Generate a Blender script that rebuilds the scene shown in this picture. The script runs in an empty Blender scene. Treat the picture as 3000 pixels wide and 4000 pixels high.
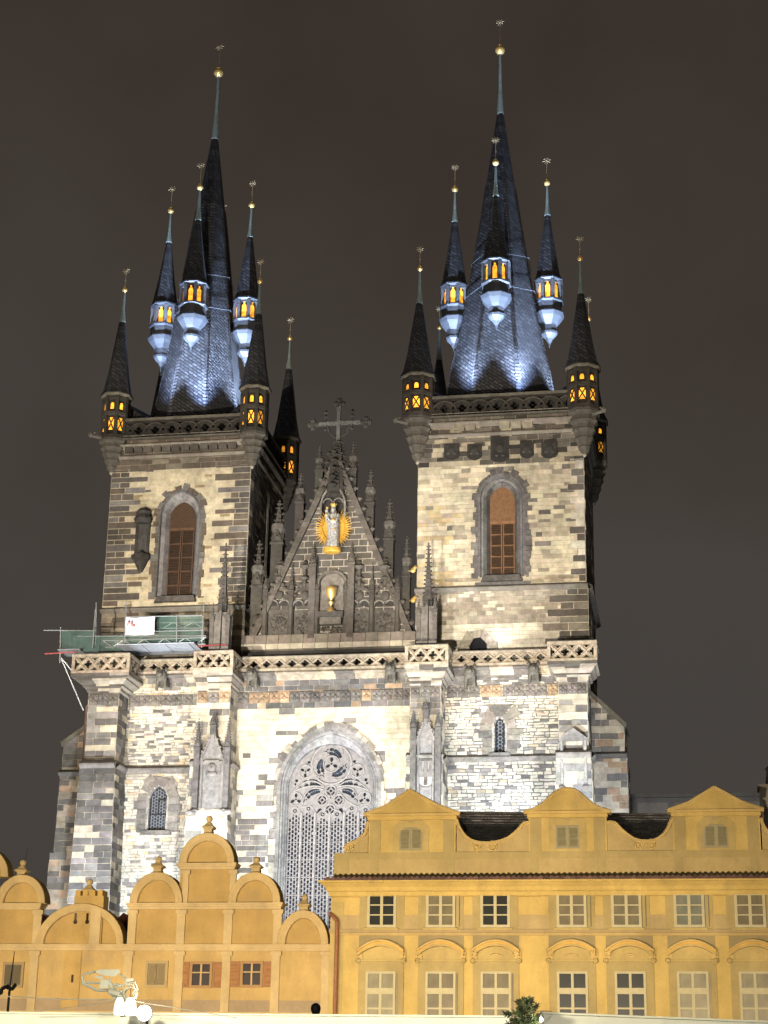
import bpy, math, random
import numpy as np
from mathutils import Vector
rng = random.Random(7)
PI = math.pi
sc = bpy.context.scene
COL = sc.collection

# ------------------------------------------------------------------ camera
FPX = 6900.0                       # focal length in pixels of the 3000 x 4000 photograph
TH, RO, AL = math.radians(19.04), math.radians(1.03), math.radians(10.1)
s_, c_ = math.sin, math.cos
F_ = np.array([-s_(AL)*c_(TH), c_(AL)*c_(TH), s_(TH)])
R0 = np.array([c_(AL), s_(AL), 0.0]); U0 = np.cross(R0, F_)
R_ = R0*c_(RO) + U0*s_(RO); U_ = U0*c_(RO) - R0*s_(RO)
CAM = np.array([0, 0, 1.6])
from mathutils import Matrix
cd = bpy.data.cameras.new('camera'); cam = bpy.data.objects.new('camera', cd); COL.objects.link(cam)
cd.sensor_fit = 'VERTICAL'; cd.sensor_height = 24.0; cd.lens = FPX/4000*24.0
cd.clip_start = 0.5; cd.clip_end = 3000
M = Matrix(((R_[0], U_[0], -F_[0], CAM[0]), (R_[1], U_[1], -F_[1], CAM[1]), (R_[2], U_[2], -F_[2], CAM[2]), (0, 0, 0, 1)))
cam.matrix_world = M
sc.camera = cam

# ------------------------------------------------------------------ world: night sky lit by the city
w = bpy.data.worlds.new('World'); sc.world = w; w.use_nodes = True
nt = w.node_tree; bg = nt.nodes['Background']
tc = nt.nodes.new('ShaderNodeTexCoord'); sx = nt.nodes.new('ShaderNodeSeparateXYZ')
mr = nt.nodes.new('ShaderNodeMapRange'); mr.inputs[1].default_value = 0.0; mr.inputs[2].default_value = 0.6
nz = nt.nodes.new('ShaderNodeTexNoise'); nz.inputs['Scale'].default_value = 3.2; nz.inputs['Detail'].default_value = 5
ad = nt.nodes.new('ShaderNodeMath'); ad.operation = 'MULTIPLY_ADD'; ad.inputs[1].default_value = 1.3; ad.inputs[2].default_value = -0.65
a2 = nt.nodes.new('ShaderNodeMath'); a2.operation = 'ADD'
rp = nt.nodes.new('ShaderNodeValToRGB')
rp.color_ramp.elements[0].position = 0.0; rp.color_ramp.elements[0].color = (0.055, 0.050, 0.047, 1)
rp.color_ramp.elements[1].position = 1.0; rp.color_ramp.elements[1].color = (0.040, 0.0305, 0.0245, 1)
e = rp.color_ramp.elements.new(0.45); e.color = (0.064, 0.0545, 0.0475, 1)
L = nt.links.new
L(tc.outputs['Generated'], sx.inputs[0]); L(tc.outputs['Generated'], nz.inputs['Vector'])
L(sx.outputs[2], mr.inputs[0]); L(nz.outputs['Fac'], ad.inputs[0]); L(mr.outputs[0], a2.inputs[0]); L(ad.outputs[0], a2.inputs[1])
L(a2.outputs[0], rp.inputs[0]); L(rp.outputs[0], bg.inputs[0]); bg.inputs[1].default_value = 1.0

sc.view_settings.view_transform = 'Standard'; sc.view_settings.look = 'None'
sc.view_settings.exposure = 0.0; sc.view_settings.gamma = 1.0; sc.view_settings.use_curve_mapping = False
sc.cycles.use_denoising = True
sc.cycles.max_bounces = 5; sc.cycles.diffuse_bounces = 2; sc.cycles.glossy_bounces = 2
sc.cycles.caustics_reflective = False; sc.cycles.caustics_refractive = False
sc.cycles.sample_clamp_indirect = 4.0

# ------------------------------------------------------------------ floodlights and street lamps of the place
def spot(name, loc, aim, power, color, angle=60, blend=0.6, size=0.25):
    d = bpy.data.lights.new(name, 'SPOT'); d.energy = power; d.color = color
    d.spot_size = math.radians(angle); d.spot_blend = blend; d.shadow_soft_size = size
    o = bpy.data.objects.new(name, d); COL.objects.link(o); o.location = loc
    o.rotation_euler = (Vector(aim)-Vector(loc)).to_track_quat('-Z', 'Y').to_euler()
    return o
def lamp(name, loc, power, color, size=0.2):
    d = bpy.data.lights.new(name, 'POINT'); d.energy = power; d.color = color; d.shadow_soft_size = size
    o = bpy.data.objects.new(name, d); COL.objects.link(o); o.location = loc
    return o
COOL = (0.95, 0.97, 1.0); WARM = (1.0, 0.905, 0.77); BLUE = (0.50, 0.66, 1.0); AMBER = (1.0, 0.62, 0.22)
CSIDE = (0.84, 0.91, 1.0)
# near floods on the roofs behind the houses wash the lower front
spot('front_flood', (-42.5, 98.5, 8.0), (-38, 104, 19), 6200, CSIDE, 110, 0.8, 0.3)
spot('front_flood', (-33.0, 94.0, 13.2), (-33, 104, 20), 8600, CSIDE, 115, 0.7, 0.3)
spot('front_flood', (-25.5, 94.0, 13.2), (-25, 104, 20), 8600, COOL, 115, 0.7, 0.3)
spot('front_flood', (-19.5, 95.0, 14.0), (-20, 104, 20), 7000, COOL, 115, 0.7, 0.3)
spot('front_flood', (-11.5, 95.5, 17.8), (-12, 104, 23), 7400, CSIDE, 125, 0.7, 0.3)
spot('front_flood', (-3.5, 96.5, 17.0), (-5.5, 105, 22), 5600, CSIDE, 120, 0.8, 0.3)
# far floods across the square wash the towers
spot('tower_flood', (-40, 40, 9), (-33, 106, 37), 260000, WARM, 24, 0.6, 0.5)
spot('tower_flood', (-12, 40, 9), (-10.0, 106, 37), 240000, WARM, 22, 0.6, 0.5)
spot('gable_flood', (-26, 38, 9), (-22, 106, 31), 160000, (1.0, .95, .88), 26, 0.9, 0.5)
spot('spire_flood', (-30, 30, 12), (-33, 110, 66), 110000, (1.0, .95, .85), 24, 0.9, 0.5)
spot('spire_flood', (-14, 30, 12), (-12, 110, 66), 110000, (1.0, .95, .85), 24, 0.9, 0.5)
spot('gallery_flood', (-11.6, 104.2, 29.4), (-11.6, 106.0, 32.0), 330, COOL, 120, 0.9, 0.1)
# street lamps before the house fronts
for x in (-40, -31, -23, -15, -7, 1):
    spot('street_lamp_light', (x, 57, 4.6), (x, 87, 7.0), 21500, (1.0, .82, .60), 64, 0.75, 0.3)

# ------------------------------------------------------------------ pixel helpers (pixel of the photo + depth -> metres)
def P(x, y, Y):
    d = R_*(x-1500) + U_*(2000-y) + F_*FPX
    return CAM + d*(Y/d[1])
def PX(x, y, Y): return float(P(x, y, Y)[0])
def PZ(x, y, Y): return float(P(x, y, Y)[2])
def PP(x, y, Y): q = P(x, y, Y); return (float(q[0]), float(q[2]))

# ------------------------------------------------------------------ mesh builder
WL = {}
class MB:
    def __init__(s): s.v = []; s.f = []; s.c = []; s.u = []
    def face(s, pts, col=(1, 1, 1), uv=None):
        n = len(s.v); s.v.extend(pts); s.f.append(tuple(range(n, n+len(pts)))); s.c.append(col); s.u.append(uv)
    def box(s, x0, x1, y0, y1, z0, z1, col=(1, 1, 1)):
        p = [(x0, y0, z0), (x1, y0, z0), (x1, y1, z0), (x0, y1, z0), (x0, y0, z1), (x1, y0, z1), (x1, y1, z1), (x0, y1, z1)]
        for q in ((0, 1, 5, 4), (1, 2, 6, 5), (2, 3, 7, 6), (3, 0, 4, 7), (4, 5, 6, 7), (3, 2, 1, 0)):
            s.face([p[i] for i in q], col)
    def prism(s, poly, y0, y1, col=(1, 1, 1), back=True):
        n = len(poly)
        s.face([(x, y0, z) for x, z in poly], col)
        if back: s.face([(x, y1, z) for x, z in reversed(poly)], col)
        for i in range(n):
            a, b = poly[i], poly[(i+1) % n]
            s.face([(a[0], y0, a[1]), (a[0], y1, a[1]), (b[0], y1, b[1]), (b[0], y0, b[1])], col)
    def lathe(s, prof, n, cx, cy, phase=0.0, col=(1, 1, 1), cap=True, sq=1.0):
        # prof: (apothem-ish radius, z)
        k = 1/math.cos(PI/n)
        rings = [[(cx+r*k*math.cos(phase+2*PI*i/n), cy+r*k*sq*math.sin(phase+2*PI*i/n), z) for i in range(n)] for r, z in prof]
        vv = 0.0
        for j, (a, b) in enumerate(zip(rings[:-1], rings[1:])):
            dv = math.hypot(prof[j+1][0]-prof[j][0], prof[j+1][1]-prof[j][1])
            wa, wb = prof[j][0]*math.tan(PI/n), prof[j+1][0]*math.tan(PI/n)
            for i in range(n):
                q = (i+1) % n
                s.face([a[i], a[q], b[q], b[i]], col, [(-wa, vv), (wa, vv), (wb, vv+dv), (-wb, vv+dv)])
            vv += dv
        if cap:
            s.face(rings[-1], col); s.face(list(reversed(rings[0])), col)
    def tube(s, p, q, r0, r1=None, n=8, col=(1, 1, 1)):
        r1 = r0 if r1 is None else r1
        p = Vector(p); q = Vector(q); d = (q-p).normalized()
        a = d.orthogonal().normalized(); b = d.cross(a)
        A = [tuple(p+(a*math.cos(2*PI*(i+.5)/n)+b*math.sin(2*PI*(i+.5)/n))*r0) for i in range(n)]
        B = [tuple(q+(a*math.cos(2*PI*(i+.5)/n)+b*math.sin(2*PI*(i+.5)/n))*r1) for i in range(n)]
        for i in range(n): s.face([A[i], A[(i+1) % n], B[(i+1) % n], B[i]], col)
        s.face(list(reversed(A)), col); s.face(B, col)
    def path(s, pts, r, n=6, col=(1, 1, 1)):
        for a, b in zip(pts[:-1], pts[1:]): s.tube(a, b, r, r, n, col)
    def ball(s, c, r, n=12, m=8, col=(1, 1, 1), sx=1, sy=1, sz=1):
        g = [[(c[0]+sx*r*math.sin(PI*j/m)*math.cos(2*PI*i/n), c[1]+sy*r*math.sin(PI*j/m)*math.sin(2*PI*i/n), c[2]-sz*r*math.cos(PI*j/m)) for i in range(n)] for j in range(m+1)]
        for j in range(m):
            for i in range(n):
                q = (i+1) % n
                if j == 0: s.face([g[0][0], g[1][q], g[1][i]], col)
                elif j == m-1: s.face([g[j][i], g[j][q], g[m][0]], col)
                else: s.face([g[j][i], g[j][q], g[j+1][q], g[j+1][i]], col)
    def octa(s, c, r, col=(1, 1, 1), h=1.0):
        x, y, z = c
        e = [(x+r, y, z), (x, y+r, z), (x-r, y, z), (x, y-r, z)]; t = (x, y, z+r*h); b = (x, y, z-r*h)
        for i in range(4):
            s.face([e[i], e[(i+1) % 4], t], col); s.face([e[(i+1) % 4], e[i], b], col)
    def loft(s, rows, cols=None, closed=False):
        for k, (a, b) in enumerate(zip(rows[:-1], rows[1:])):
            n = len(a)
            for i in range(n if closed else n-1):
                q = (i+1) % n
                s.face([a[i], a[q], b[q], b[i]], cols(k, i) if callable(cols) else (cols or (1, 1, 1)))
    def build(s, name, mat, parent=None, smooth=False, merge=False, origin=None):
        V = np.array(s.v, dtype=float)
        o = origin if origin is not None else ((V[:, 0].min()+V[:, 0].max())/2, (V[:, 1].min()+V[:, 1].max())/2, V[:, 2].min())
        o = np.array(o, dtype=float)
        me = bpy.data.meshes.new(name)
        if merge:
            idx = {}; nv = []; mp = []
            for p in (V-o):
                k = (round(p[0], 4), round(p[1], 4), round(p[2], 4))
                if k not in idx: idx[k] = len(nv); nv.append(tuple(p))
                mp.append(idx[k])
            fs = []; keep = []
            for fi, f in enumerate(s.f):
                g = []
                for i in f:
                    if mp[i] not in g: g.append(mp[i])
                if len(g) > 2: fs.append(g); keep.append(fi)
            me.from_pydata(nv, [], fs)
        else:
            keep = range(len(s.f)); me.from_pydata([tuple(p) for p in (V-o)], [], s.f)
        at = me.attributes.new('Col', 'FLOAT_COLOR', 'FACE')
        at.data.foreach_set('color', np.array([tuple(s.c[i])+(1.0,) for i in keep], dtype=np.float32).ravel())
        if any(u is not None for u in s.u) and not merge:
            uv = me.uv_layers.new(name='UVMap'); buf = []
            for f, u in zip(s.f, s.u): buf.extend(u if u is not None else [(0, 0)]*len(f))
            uv.data.foreach_set('uv', np.array(buf, dtype=np.float32).ravel())
        if smooth: me.polygons.foreach_set('use_smooth', [True]*len(me.polygons))
        me.materials.append(mat); me.update()
        ob = bpy.data.objects.new(name, me); COL.objects.link(ob)
        if parent is not None:
            ob.parent = parent; ob.location = Vector(o-WL[parent.name])
        else: ob.location = Vector(o)
        WL[ob.name] = o
        return ob

def thing(name, label, cat, loc, group=None):
    o = bpy.data.objects.new(name, None); COL.objects.link(o); o.location = loc
    o['label'] = label; o['category'] = cat
    if group: o['group'] = group
    o.empty_display_size = 0.5
    WL[o.name] = np.array(loc, dtype=float)
    return o
def tag(o, label, cat, group=None):
    o['label'] = label; o['category'] = cat
    if group: o['group'] = group
    return o
def copy_tree(o, parent, delta):
    c = o.copy(); COL.objects.link(c); c.parent = parent
    c.location = o.location+Vector(delta); WL[c.name] = WL[o.name]+np.array(delta)
    def rec(a, b):
        for ch in list(a.children):
            d = ch.copy(); COL.objects.link(d); d.parent = b; WL[d.name] = WL[ch.name]+np.array(delta); rec(ch, d)
    rec(o, c)
    return c

# marching-squares plate: solid where f(x, z) > 0, real thickness from y0 (front) to y1
def plate(mb, f, x0, x1, z0, z1, step, y0, y1, col=(1, 1, 1)):
    nx = int(math.ceil((x1-x0)/step))+1; nzz = int(math.ceil((z1-z0)/step))+1
    xs = np.linspace(x0, x1, nx); zs = np.linspace(z0, z1, nzz)
    XX, ZZ = np.meshgrid(xs, zs); VV = f(XX, ZZ)
    for j in range(nzz-1):
        i = 0
        while i < nx-1:
            c4 = (VV[j, i], VV[j, i+1], VV[j+1, i+1], VV[j+1, i])
            if min(c4) > 0:                                   # run of full cells -> one quad
                k = i+1
                while k < nx-1 and VV[j, k+1] > 0 and VV[j+1, k+1] > 0: k += 1
                mb.face([(xs[i], y0, zs[j]), (xs[k], y0, zs[j]), (xs[k], y0, zs[j+1]), (xs[i], y0, zs[j+1])], col)
                i = k; continue
            if max(c4) > 0:
                cr = [(xs[i], zs[j]), (xs[i+1], zs[j]), (xs[i+1], zs[j+1]), (xs[i], zs[j+1])]
                poly = []; cuts = []
                for k in range(4):
                    a, b = c4[k], c4[(k+1) % 4]; pa, pb = cr[k], cr[(k+1) % 4]
                    if a > 0: poly.append(pa)
                    if (a > 0) != (b > 0):
                        t = a/(a-b); q = (pa[0]+(pb[0]-pa[0])*t, pa[1]+(pb[1]-pa[1])*t); poly.append(q); cuts.append(q)
                if len(poly) > 2: mb.face([(p[0], y0, p[1]) for p in poly], col)
                for k in range(0, len(cuts)-1, 2):
                    p, q = cuts[k], cuts[k+1]
                    mb.face([(p[0], y0, p[1]), (q[0], y0, q[1]), (q[0], y1, q[1]), (p[0], y1, p[1])], col)
            i += 1

# ------------------------------------------------------------------ masonry of real blocks over a mortar face
def frame_front(Y): return lambda u, z, d: (u, Y-d, z)
def frame_right(X): return lambda u, z, d: (X+d, u, z)
def frame_left(X): return lambda u, z, d: (X-d, u, z)
def jit(c, k=0.12):
    m = 1+rng.uniform(-k, k)
    return tuple(max(0.005, v*m*(1+rng.uniform(-.03, .03))) for v in c)
def masonry(mb, fr, span, z0, z1, hr, lr, pal, mortar, holes=(), gap=0.03, dep=0.035, rough=0.012):
    z = z0
    while z < z1-0.03:
        h = rng.uniform(*hr); t = min(z1, z+h)
        if z1-t < hr[0]*.6: t = z1
        zm = (z+t)/2
        segs = [span(zm)]
        for hf in holes:
            r = hf(zm)
            if r:
                ns = []
                for a, b in segs:
                    if r[1] <= a or r[0] >= b: ns.append((a, b)); continue
                    if r[0] > a+.02: ns.append((a, r[0]))
                    if r[1] < b-.02: ns.append((r[1], b))
                segs = ns
        for a, b in segs:
            mb.face([fr(a, z, 0), fr(b, z, 0), fr(b, t, 0), fr(a, t, 0)], mortar)
            u = a
            while u < b-.01:
                l = rng.uniform(*lr); v = u+l
                if b-v < lr[0]*.55: v = b
                g = gap/2
                d = dep*rng.uniform(.5, 1.2); col = pal((u+v)/2, zm)
                if col is not None:
                    jx = lambda: rng.uniform(-rough, rough)
                    q = [(u+g+jx(), z+g+jx()), (v-g+jx(), z+g+jx()), (v-g+jx(), t-g+jx()), (u+g+jx(), t-g+jx())]
                    mb.face([fr(x, y, d) for x, y in q], col)
                    for k in range(4):
                        x, y = q[k], q[(k+1) % 4]
                        mb.face([fr(x[0], x[1], -.005), fr(y[0], y[1], -.005), fr(y[0], y[1], d), fr(x[0], x[1], d)], col)
                u = v
        z = t
def quoins(mb, fr, edge, side, z0, z1, hr, lens, pal, dep=0.05, mortar=(.46, .40, .30)):
    z = z0; k = rng.randint(0, 1)
    while z < z1-.05:
        t = min(z1, z+rng.uniform(*hr)); l = rng.uniform(*(lens[k % 2])); k += 1
        a, b = (edge, edge+l) if side > 0 else (edge-l, edge)
        g = .026
        mb.face([fr(a, z, dep*.55), fr(b, z, dep*.55), fr(b, t, dep*.55), fr(a, t, dep*.55)], mortar)
        cuts = [a, b] if l < 1.1 or rng.random() < .4 else [a, a+l*rng.uniform(.35, .65), b]
        for p, q in zip(cuts[:-1], cuts[1:]):
            col = pal((p+q)/2, z)
            r = [(p+g, z+g), (q-g, z+g), (q-g, t-g), (p+g, t-g)]
            mb.face([fr(x, y, dep) for x, y in r], col)
            for i in range(4):
                x, y = r[i], r[(i+1) % 4]
                mb.face([fr(x[0], x[1], 0), fr(y[0], y[1], 0), fr(y[0], y[1], dep), fr(x[0], x[1], dep)], col)
        z = t
# palettes: base colours of the stones
PALE = (.50, .42, .29); CREAM = (.53, .48, .38); DARK = (.105, .092, .079); GREY = (.17, .155, .14); PINK = (.34, .24, .16); MORT = (.47, .41, .31); BROWN = (.125, .10, .077)
def mixpal(*wc):
    tot = sum(w for w, c in wc)
    def f(u, z):
        r = rng.random()*tot
        for w_, c in wc:
            r -= w_
            if r <= 0: return jit(c, .16)
        return jit(wc[-1][1])
    return f

# ------------------------------------------------------------------ materials
def new_mat(name):
    m = bpy.data.materials.new(name); m.use_nodes = True
    return m, m.node_tree, m.node_tree.nodes['Principled BSDF']
def stone_mat(name, tint=(1, 1, 1), rough=.92, s1=2.2, s2=.5, lo=.72, hi=1.22, bump=.45, fine=14):
    m, t, b = new_mat(name)
    co = t.nodes.new('ShaderNodeTexCoord'); at = t.nodes.new('ShaderNodeAttribute'); at.attribute_name = 'Col'
    n1 = t.nodes.new('ShaderNodeTexNoise'); n1.inputs['Scale'].default_value = s1; n1.inputs['Detail'].default_value = 6; n1.inputs['Roughness'].default_value = .65
    n2 = t.nodes.new('ShaderNodeTexNoise'); n2.inputs['Scale'].default_value = s2; n2.inputs['Detail'].default_value = 8; n2.inputs['Roughness'].default_value = .68
    n3 = t.nodes.new('ShaderNodeTexNoise'); n3.inputs['Scale'].default_value = fine; n3.inputs['Detail'].default_value = 4
    r1 = t.nodes.new('ShaderNodeMapRange'); r1.inputs[1].default_value = .3; r1.inputs[2].default_value = .7; r1.inputs[3].default_value = lo; r1.inputs[4].default_value = hi
    r2 = t.nodes.new('ShaderNodeMapRange'); r2.inputs[1].default_value = .35; r2.inputs[2].default_value = .65; r2.inputs[3].default_value = .68; r2.inputs[4].default_value = 1.16
    mu = t.nodes.new('ShaderNodeMath'); mu.operation = 'MULTIPLY'
    vm = t.nodes.new('ShaderNodeVectorMath'); vm.operation = 'SCALE'
    vt = t.nodes.new('ShaderNodeVectorMath'); vt.operation = 'MULTIPLY'; vt.inputs[1].default_value = tint
    bp = t.nodes.new('ShaderNodeBump'); bp.inputs['Strength'].default_value = bump; bp.inputs['Distance'].default_value = .04
    K = t.links.new
    for n in (n1, n2, n3): K(co.outputs['Object'], n.inputs['Vector'])
    K(n1.outputs['Fac'], r1.inputs[0]); K(n2.outputs['Fac'], r2.inputs[0]); K(r1.outputs[0], mu.inputs[0]); K(r2.outputs[0], mu.inputs[1])
    K(at.outputs['Color'], vt.inputs[0]); K(vt.outputs[0], vm.inputs[0]); K(mu.outputs[0], vm.inputs['Scale']); K(vm.outputs[0], b.inputs['Base Color'])
    K(n3.outputs['Fac'], bp.inputs['Height']); K(bp.outputs[0], b.inputs['Normal'])
    b.inputs['Roughness'].default_value = rough; b.inputs['Specular IOR Level'].default_value = .2
    return m
def plain_mat(name, col, rough=.6, metal=0.0, noise=.15, scale=4.0, spec=.4, bump=0.0, attr=True):
    m, t, b = new_mat(name)
    co = t.nodes.new('ShaderNodeTexCoord'); n1 = t.nodes.new('ShaderNodeTexNoise'); n1.inputs['Scale'].default_value = scale; n1.inputs['Detail'].default_value = 5
    r = t.nodes.new('ShaderNodeMapRange'); r.inputs[1].default_value = .3; r.inputs[2].default_value = .7; r.inputs[3].default_value = 1-noise; r.inputs[4].default_value = 1+noise
    at = t.nodes.new('ShaderNodeAttribute'); at.attribute_name = 'Col'
    vt = t.nodes.new('ShaderNodeVectorMath'); vt.operation = 'MULTIPLY'; vt.inputs[1].default_value = col
    vm = t.nodes.new('ShaderNodeVectorMath'); vm.operation = 'SCALE'
    K = t.links.new
    K(co.outputs['Object'], n1.inputs['Vector']); K(n1.outputs['Fac'], r.inputs[0]); K(r.outputs[0], vm.inputs['Scale'])
    if attr: K(at.outputs['Color'], vt.inputs[0])
    else: vt.inputs[0].default_value = (1, 1, 1)
    K(vt.outputs[0], vm.inputs[0]); K(vm.outputs[0], b.inputs['Base Color'])
    if bump:
        bp = t.nodes.new('ShaderNodeBump'); bp.inputs['Strength'].default_value = bump; bp.inputs['Distance'].default_value = .03
        K(n1.outputs['Fac'], bp.inputs['Height']); K(bp.outputs[0], b.inputs['Normal'])
    b.inputs['Roughness'].default_value = rough; b.inputs['Metallic'].default_value = metal; b.inputs['Specular IOR Level'].default_value = spec
    return m
def glow_mat(name, col, strength, scale=5.0, lo=.55, rand=False):
    m, t, b = new_mat(name)
    co = t.nodes.new('ShaderNodeTexCoord'); n1 = t.nodes.new('ShaderNodeTexNoise'); n1.inputs['Scale'].default_value = scale
    r = t.nodes.new('ShaderNodeMapRange'); r.inputs[1].default_value = .35; r.inputs[2].default_value = .65; r.inputs[3].default_value = strength*lo; r.inputs[4].default_value = strength
    t.links.new(co.outputs['Object'], n1.inputs['Vector']); t.links.new(n1.outputs['Fac'], r.inputs[0]); t.links.new(r.outputs[0], b.inputs['Emission Strength'])
    if rand:
        oi = t.nodes.new('ShaderNodeObjectInfo'); q = t.nodes.new('ShaderNodeMapRange'); q.inputs[3].default_value = .4; q.inputs[4].default_value = 1.25; x = t.nodes.new('ShaderNodeMath'); x.operation = 'MULTIPLY'
        va = t.nodes.new('ShaderNodeVectorMath'); va.operation = 'ADD'; t.links.new(co.outputs['Object'], va.inputs[0]); t.links.new(oi.outputs['Location'], va.inputs[1]); t.links.new(va.outputs[0], n1.inputs['Vector'])
        t.links.new(oi.outputs['Random'], q.inputs[0]); t.links.new(q.outputs[0], x.inputs[0]); t.links.new(r.outputs[0], x.inputs[1]); t.links.new(x.outputs[0], b.inputs['Emission Strength'])
    b.inputs['Base Color'].default_value = (*col, 1); b.inputs['Emission Color'].default_value = (*col, 1)
    return m
def slate_mat(name):
    m, t, b = new_mat(name)
    uv = t.nodes.new('ShaderNodeUVMap'); uv.uv_map = 'UVMap'
    mp = t.nodes.new('ShaderNodeMapping'); mp.inputs['Rotation'].default_value = (0, 0, math.radians(38))
    br = t.nodes.new('ShaderNodeTexBrick'); br.inputs['Scale'].default_value = 1.0
    br.inputs['Brick Width'].default_value = .42; br.inputs['Row Height'].default_value = .21; br.inputs['Mortar Size'].default_value = .035
    br.inputs['Mortar Smooth'].default_value = .4
    br.inputs['Color1'].default_value = (.024, .023, .023, 1); br.inputs['Color2'].default_value = (.062, .060, .060, 1); br.inputs['Mortar'].default_value = (.006, .006, .006, 1)
    n = t.nodes.new('ShaderNodeTexNoise'); n.inputs['Scale'].default_value = 2.5
    vm = t.nodes.new('ShaderNodeVectorMath'); vm.operation = 'SCALE'
    r = t.nodes.new('ShaderNodeMapRange'); r.inputs[1].default_value = .3; r.inputs[2].default_value = .7; r.inputs[3].default_value = .7; r.inputs[4].default_value = 1.3
    bp = t.nodes.new('ShaderNodeBump'); bp.inputs['Strength'].default_value = .8; bp.inputs['Distance'].default_value = .05; bp.invert = True
    K = t.links.new
    K(uv.outputs[0], mp.inputs[0]); K(mp.outputs[0], br.inputs['Vector']); K(uv.outputs[0], n.inputs['Vector']); K(n.outputs['Fac'], r.inputs[0])
    K(br.outputs['Color'], vm.inputs[0]); K(r.outputs[0], vm.inputs['Scale']); K(vm.outputs[0], b.inputs['Base Color'])
    K(br.outputs['Fac'], bp.inputs['Height']); K(bp.outputs[0], b.inputs['Normal'])
    b.inputs['Roughness'].default_value = .55; b.inputs['Specular IOR Level'].default_value = .35
    return m
STONE = stone_mat('weathered_stone')
CARVED = stone_mat('carved_stone', s1=3.5, lo=.6, hi=1.3, bump=.7, fine=9)
SLATE = slate_mat('roof_slate')
RIDGE = plain_mat('ridge_slate', (.09, .09, .095), .5, 0, .3, 6)
COPPER = plain_mat('green_copper', (.19, .225, .195), .55, 0, .25, 5)
SHEET = plain_mat('grey_sheet_metal', (.027, .029, .032), .5, 0, .18, 5)
GOLD = plain_mat('gilding', (1.0, .66, .22), .38, .72, .12, 8)
STARGOLD = plain_mat('faded_gilding', (.42, .33, .19), .5, .3, .2, 8)
LEAFGOLD = plain_mat('gilded_rays', (.62, .36, .06), .45, .35, .25, 6)
GLOW = glow_mat('lit_window', (1.0, .40, .03), 1.9, 4.0, .3, True)
WOOD = plain_mat('louvre_wood', (.135, .07, .033), .7, 0, .25, 5)
GLASS = plain_mat('leaded_glass', (.035, .045, .065), .18, 0, .3, 2, .6)
WHITESTONE = plain_mat('white_stone', (.62, .58, .52), .8, 0, .2, 4, .2, .3)
SILVERED = plain_mat('silvered_figure', (.36, .35, .33), .5, .2, .6, 9, .4, .4, False)
BRONZE = plain_mat('dark_bronze', (.02, .02, .024), .6, .2, .2, 5, .3, 0, False)
STEEL = plain_mat('galvanised_tube', (.34, .36, .37), .45, .4, .1, 6)
WIRE = plain_mat('conductor_metal', (.05, .055, .06), .6, 0, .2, 5)
IRON = plain_mat('dark_iron', (.02, .02, .022), .6, .3, .2, 6)

# ================================================================== THE CHURCH
church = thing('church', 'floodlit gothic stone church with two dark spired towers behind the yellow houses', 'church', (-22, 104, 0))
YW, YP, YT = 104.0, 102.2, 106.0            # lower wall, pier fronts, tower fronts
LX0, LX1, RX0, RX1 = -37.4, -27.85, -16.68, -6.0
TD = 9.5

def arch_half(a, h, dz):
    R = (h*h+a*a)/(2*a)
    if dz <= 0: return a
    if dz >= h: return 0.0
    return math.sqrt(max(0, R*R-dz*dz))-(R-a)
def arch_pts(xc, zb, zs, a, h, n=14):
    L_ = [(xc-a, zb)]
    for k in range(n+1):
        dz = h*math.sin(PI/2*k/n); L_.append((xc-arch_half(a, h, dz), zs+dz))
    return L_+[(2*xc-x, z) for x, z in reversed(L_[:-1])]
def arch_hole(xc, zb, zs, a, h):
    def f(z):
        if z < zb or z > zs+h: return None
        q = arch_half(a, h, z-zs)
        return (xc-q, xc+q) if q > .05 else None
    return f
def arch_rings(mb, xc, zb, zs, rings, cols, n=14):
    # rings: (half width, arch height, y); stepped jamb moulding of real depth
    rows = []
    for a, h, y in rings: rows.append([(x, y, z) for x, z in arch_pts(xc, zb, zs, a, h, n)])
    cc = {}
    def cf(k, i):
        key = (k//2, i//2)
        if key not in cc: cc[key] = jit(cols[min(k, len(cols)-1)], .2)
        return cc[key]
    mb.loft(rows, cf)
def voussoirs(mb, xc, zb, zs, a, h, Y, lmin, lmax, th, pal, dep=.05, step=.42, jamb=True):
    pts = arch_pts(xc, zb, zs, a, h, 40)
    acc = 0; out = []
    dd = [0]
    for p, q in zip(pts[:-1], pts[1:]): dd.append(dd[-1]+math.hypot(q[0]-p[0], q[1]-p[1]))
    def at(s):
        for k in range(len(dd)-1):
            if dd[k+1] >= s:
                t = (s-dd[k])/max(1e-6, dd[k+1]-dd[k]); p, q = pts[k], pts[k+1]
                tx, tz = q[0]-p[0], q[1]-p[1]; l = math.hypot(tx, tz) or 1
                return (p[0]+tx*t, p[1]+tz*t, -tz/l, tx/l)
        return None
    s = 0.0
    while s < dd[-1]-.05:
        l = step*rng.uniform(.75, 1.25); e2 = min(dd[-1], s+l)
        A, B = at(s+.012), at(e2-.012)
        if A and B:
            w_ = rng.uniform(lmin, lmax)
            if A[1] > zs+.05 or jamb:
                if A[1] <= zs:  # jamb stones lie level
                    sg = -1 if A[0] < xc else 1
                    q = [(A[0], A[1]), (A[0]+sg*w_, A[1]), (B[0]+sg*w_, B[1]), (B[0], B[1])]
                else:
                    q = [(A[0], A[1]), (A[0]+A[2]*w_, A[1]+A[3]*w_), (B[0]+B[2]*w_, B[1]+B[3]*w_), (B[0], B[1])]
                col = pal(0, A[1])
                mb.prism(q, Y-dep*rng.uniform(.8, 1.2), Y, col, back=False)
        s = e2

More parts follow.
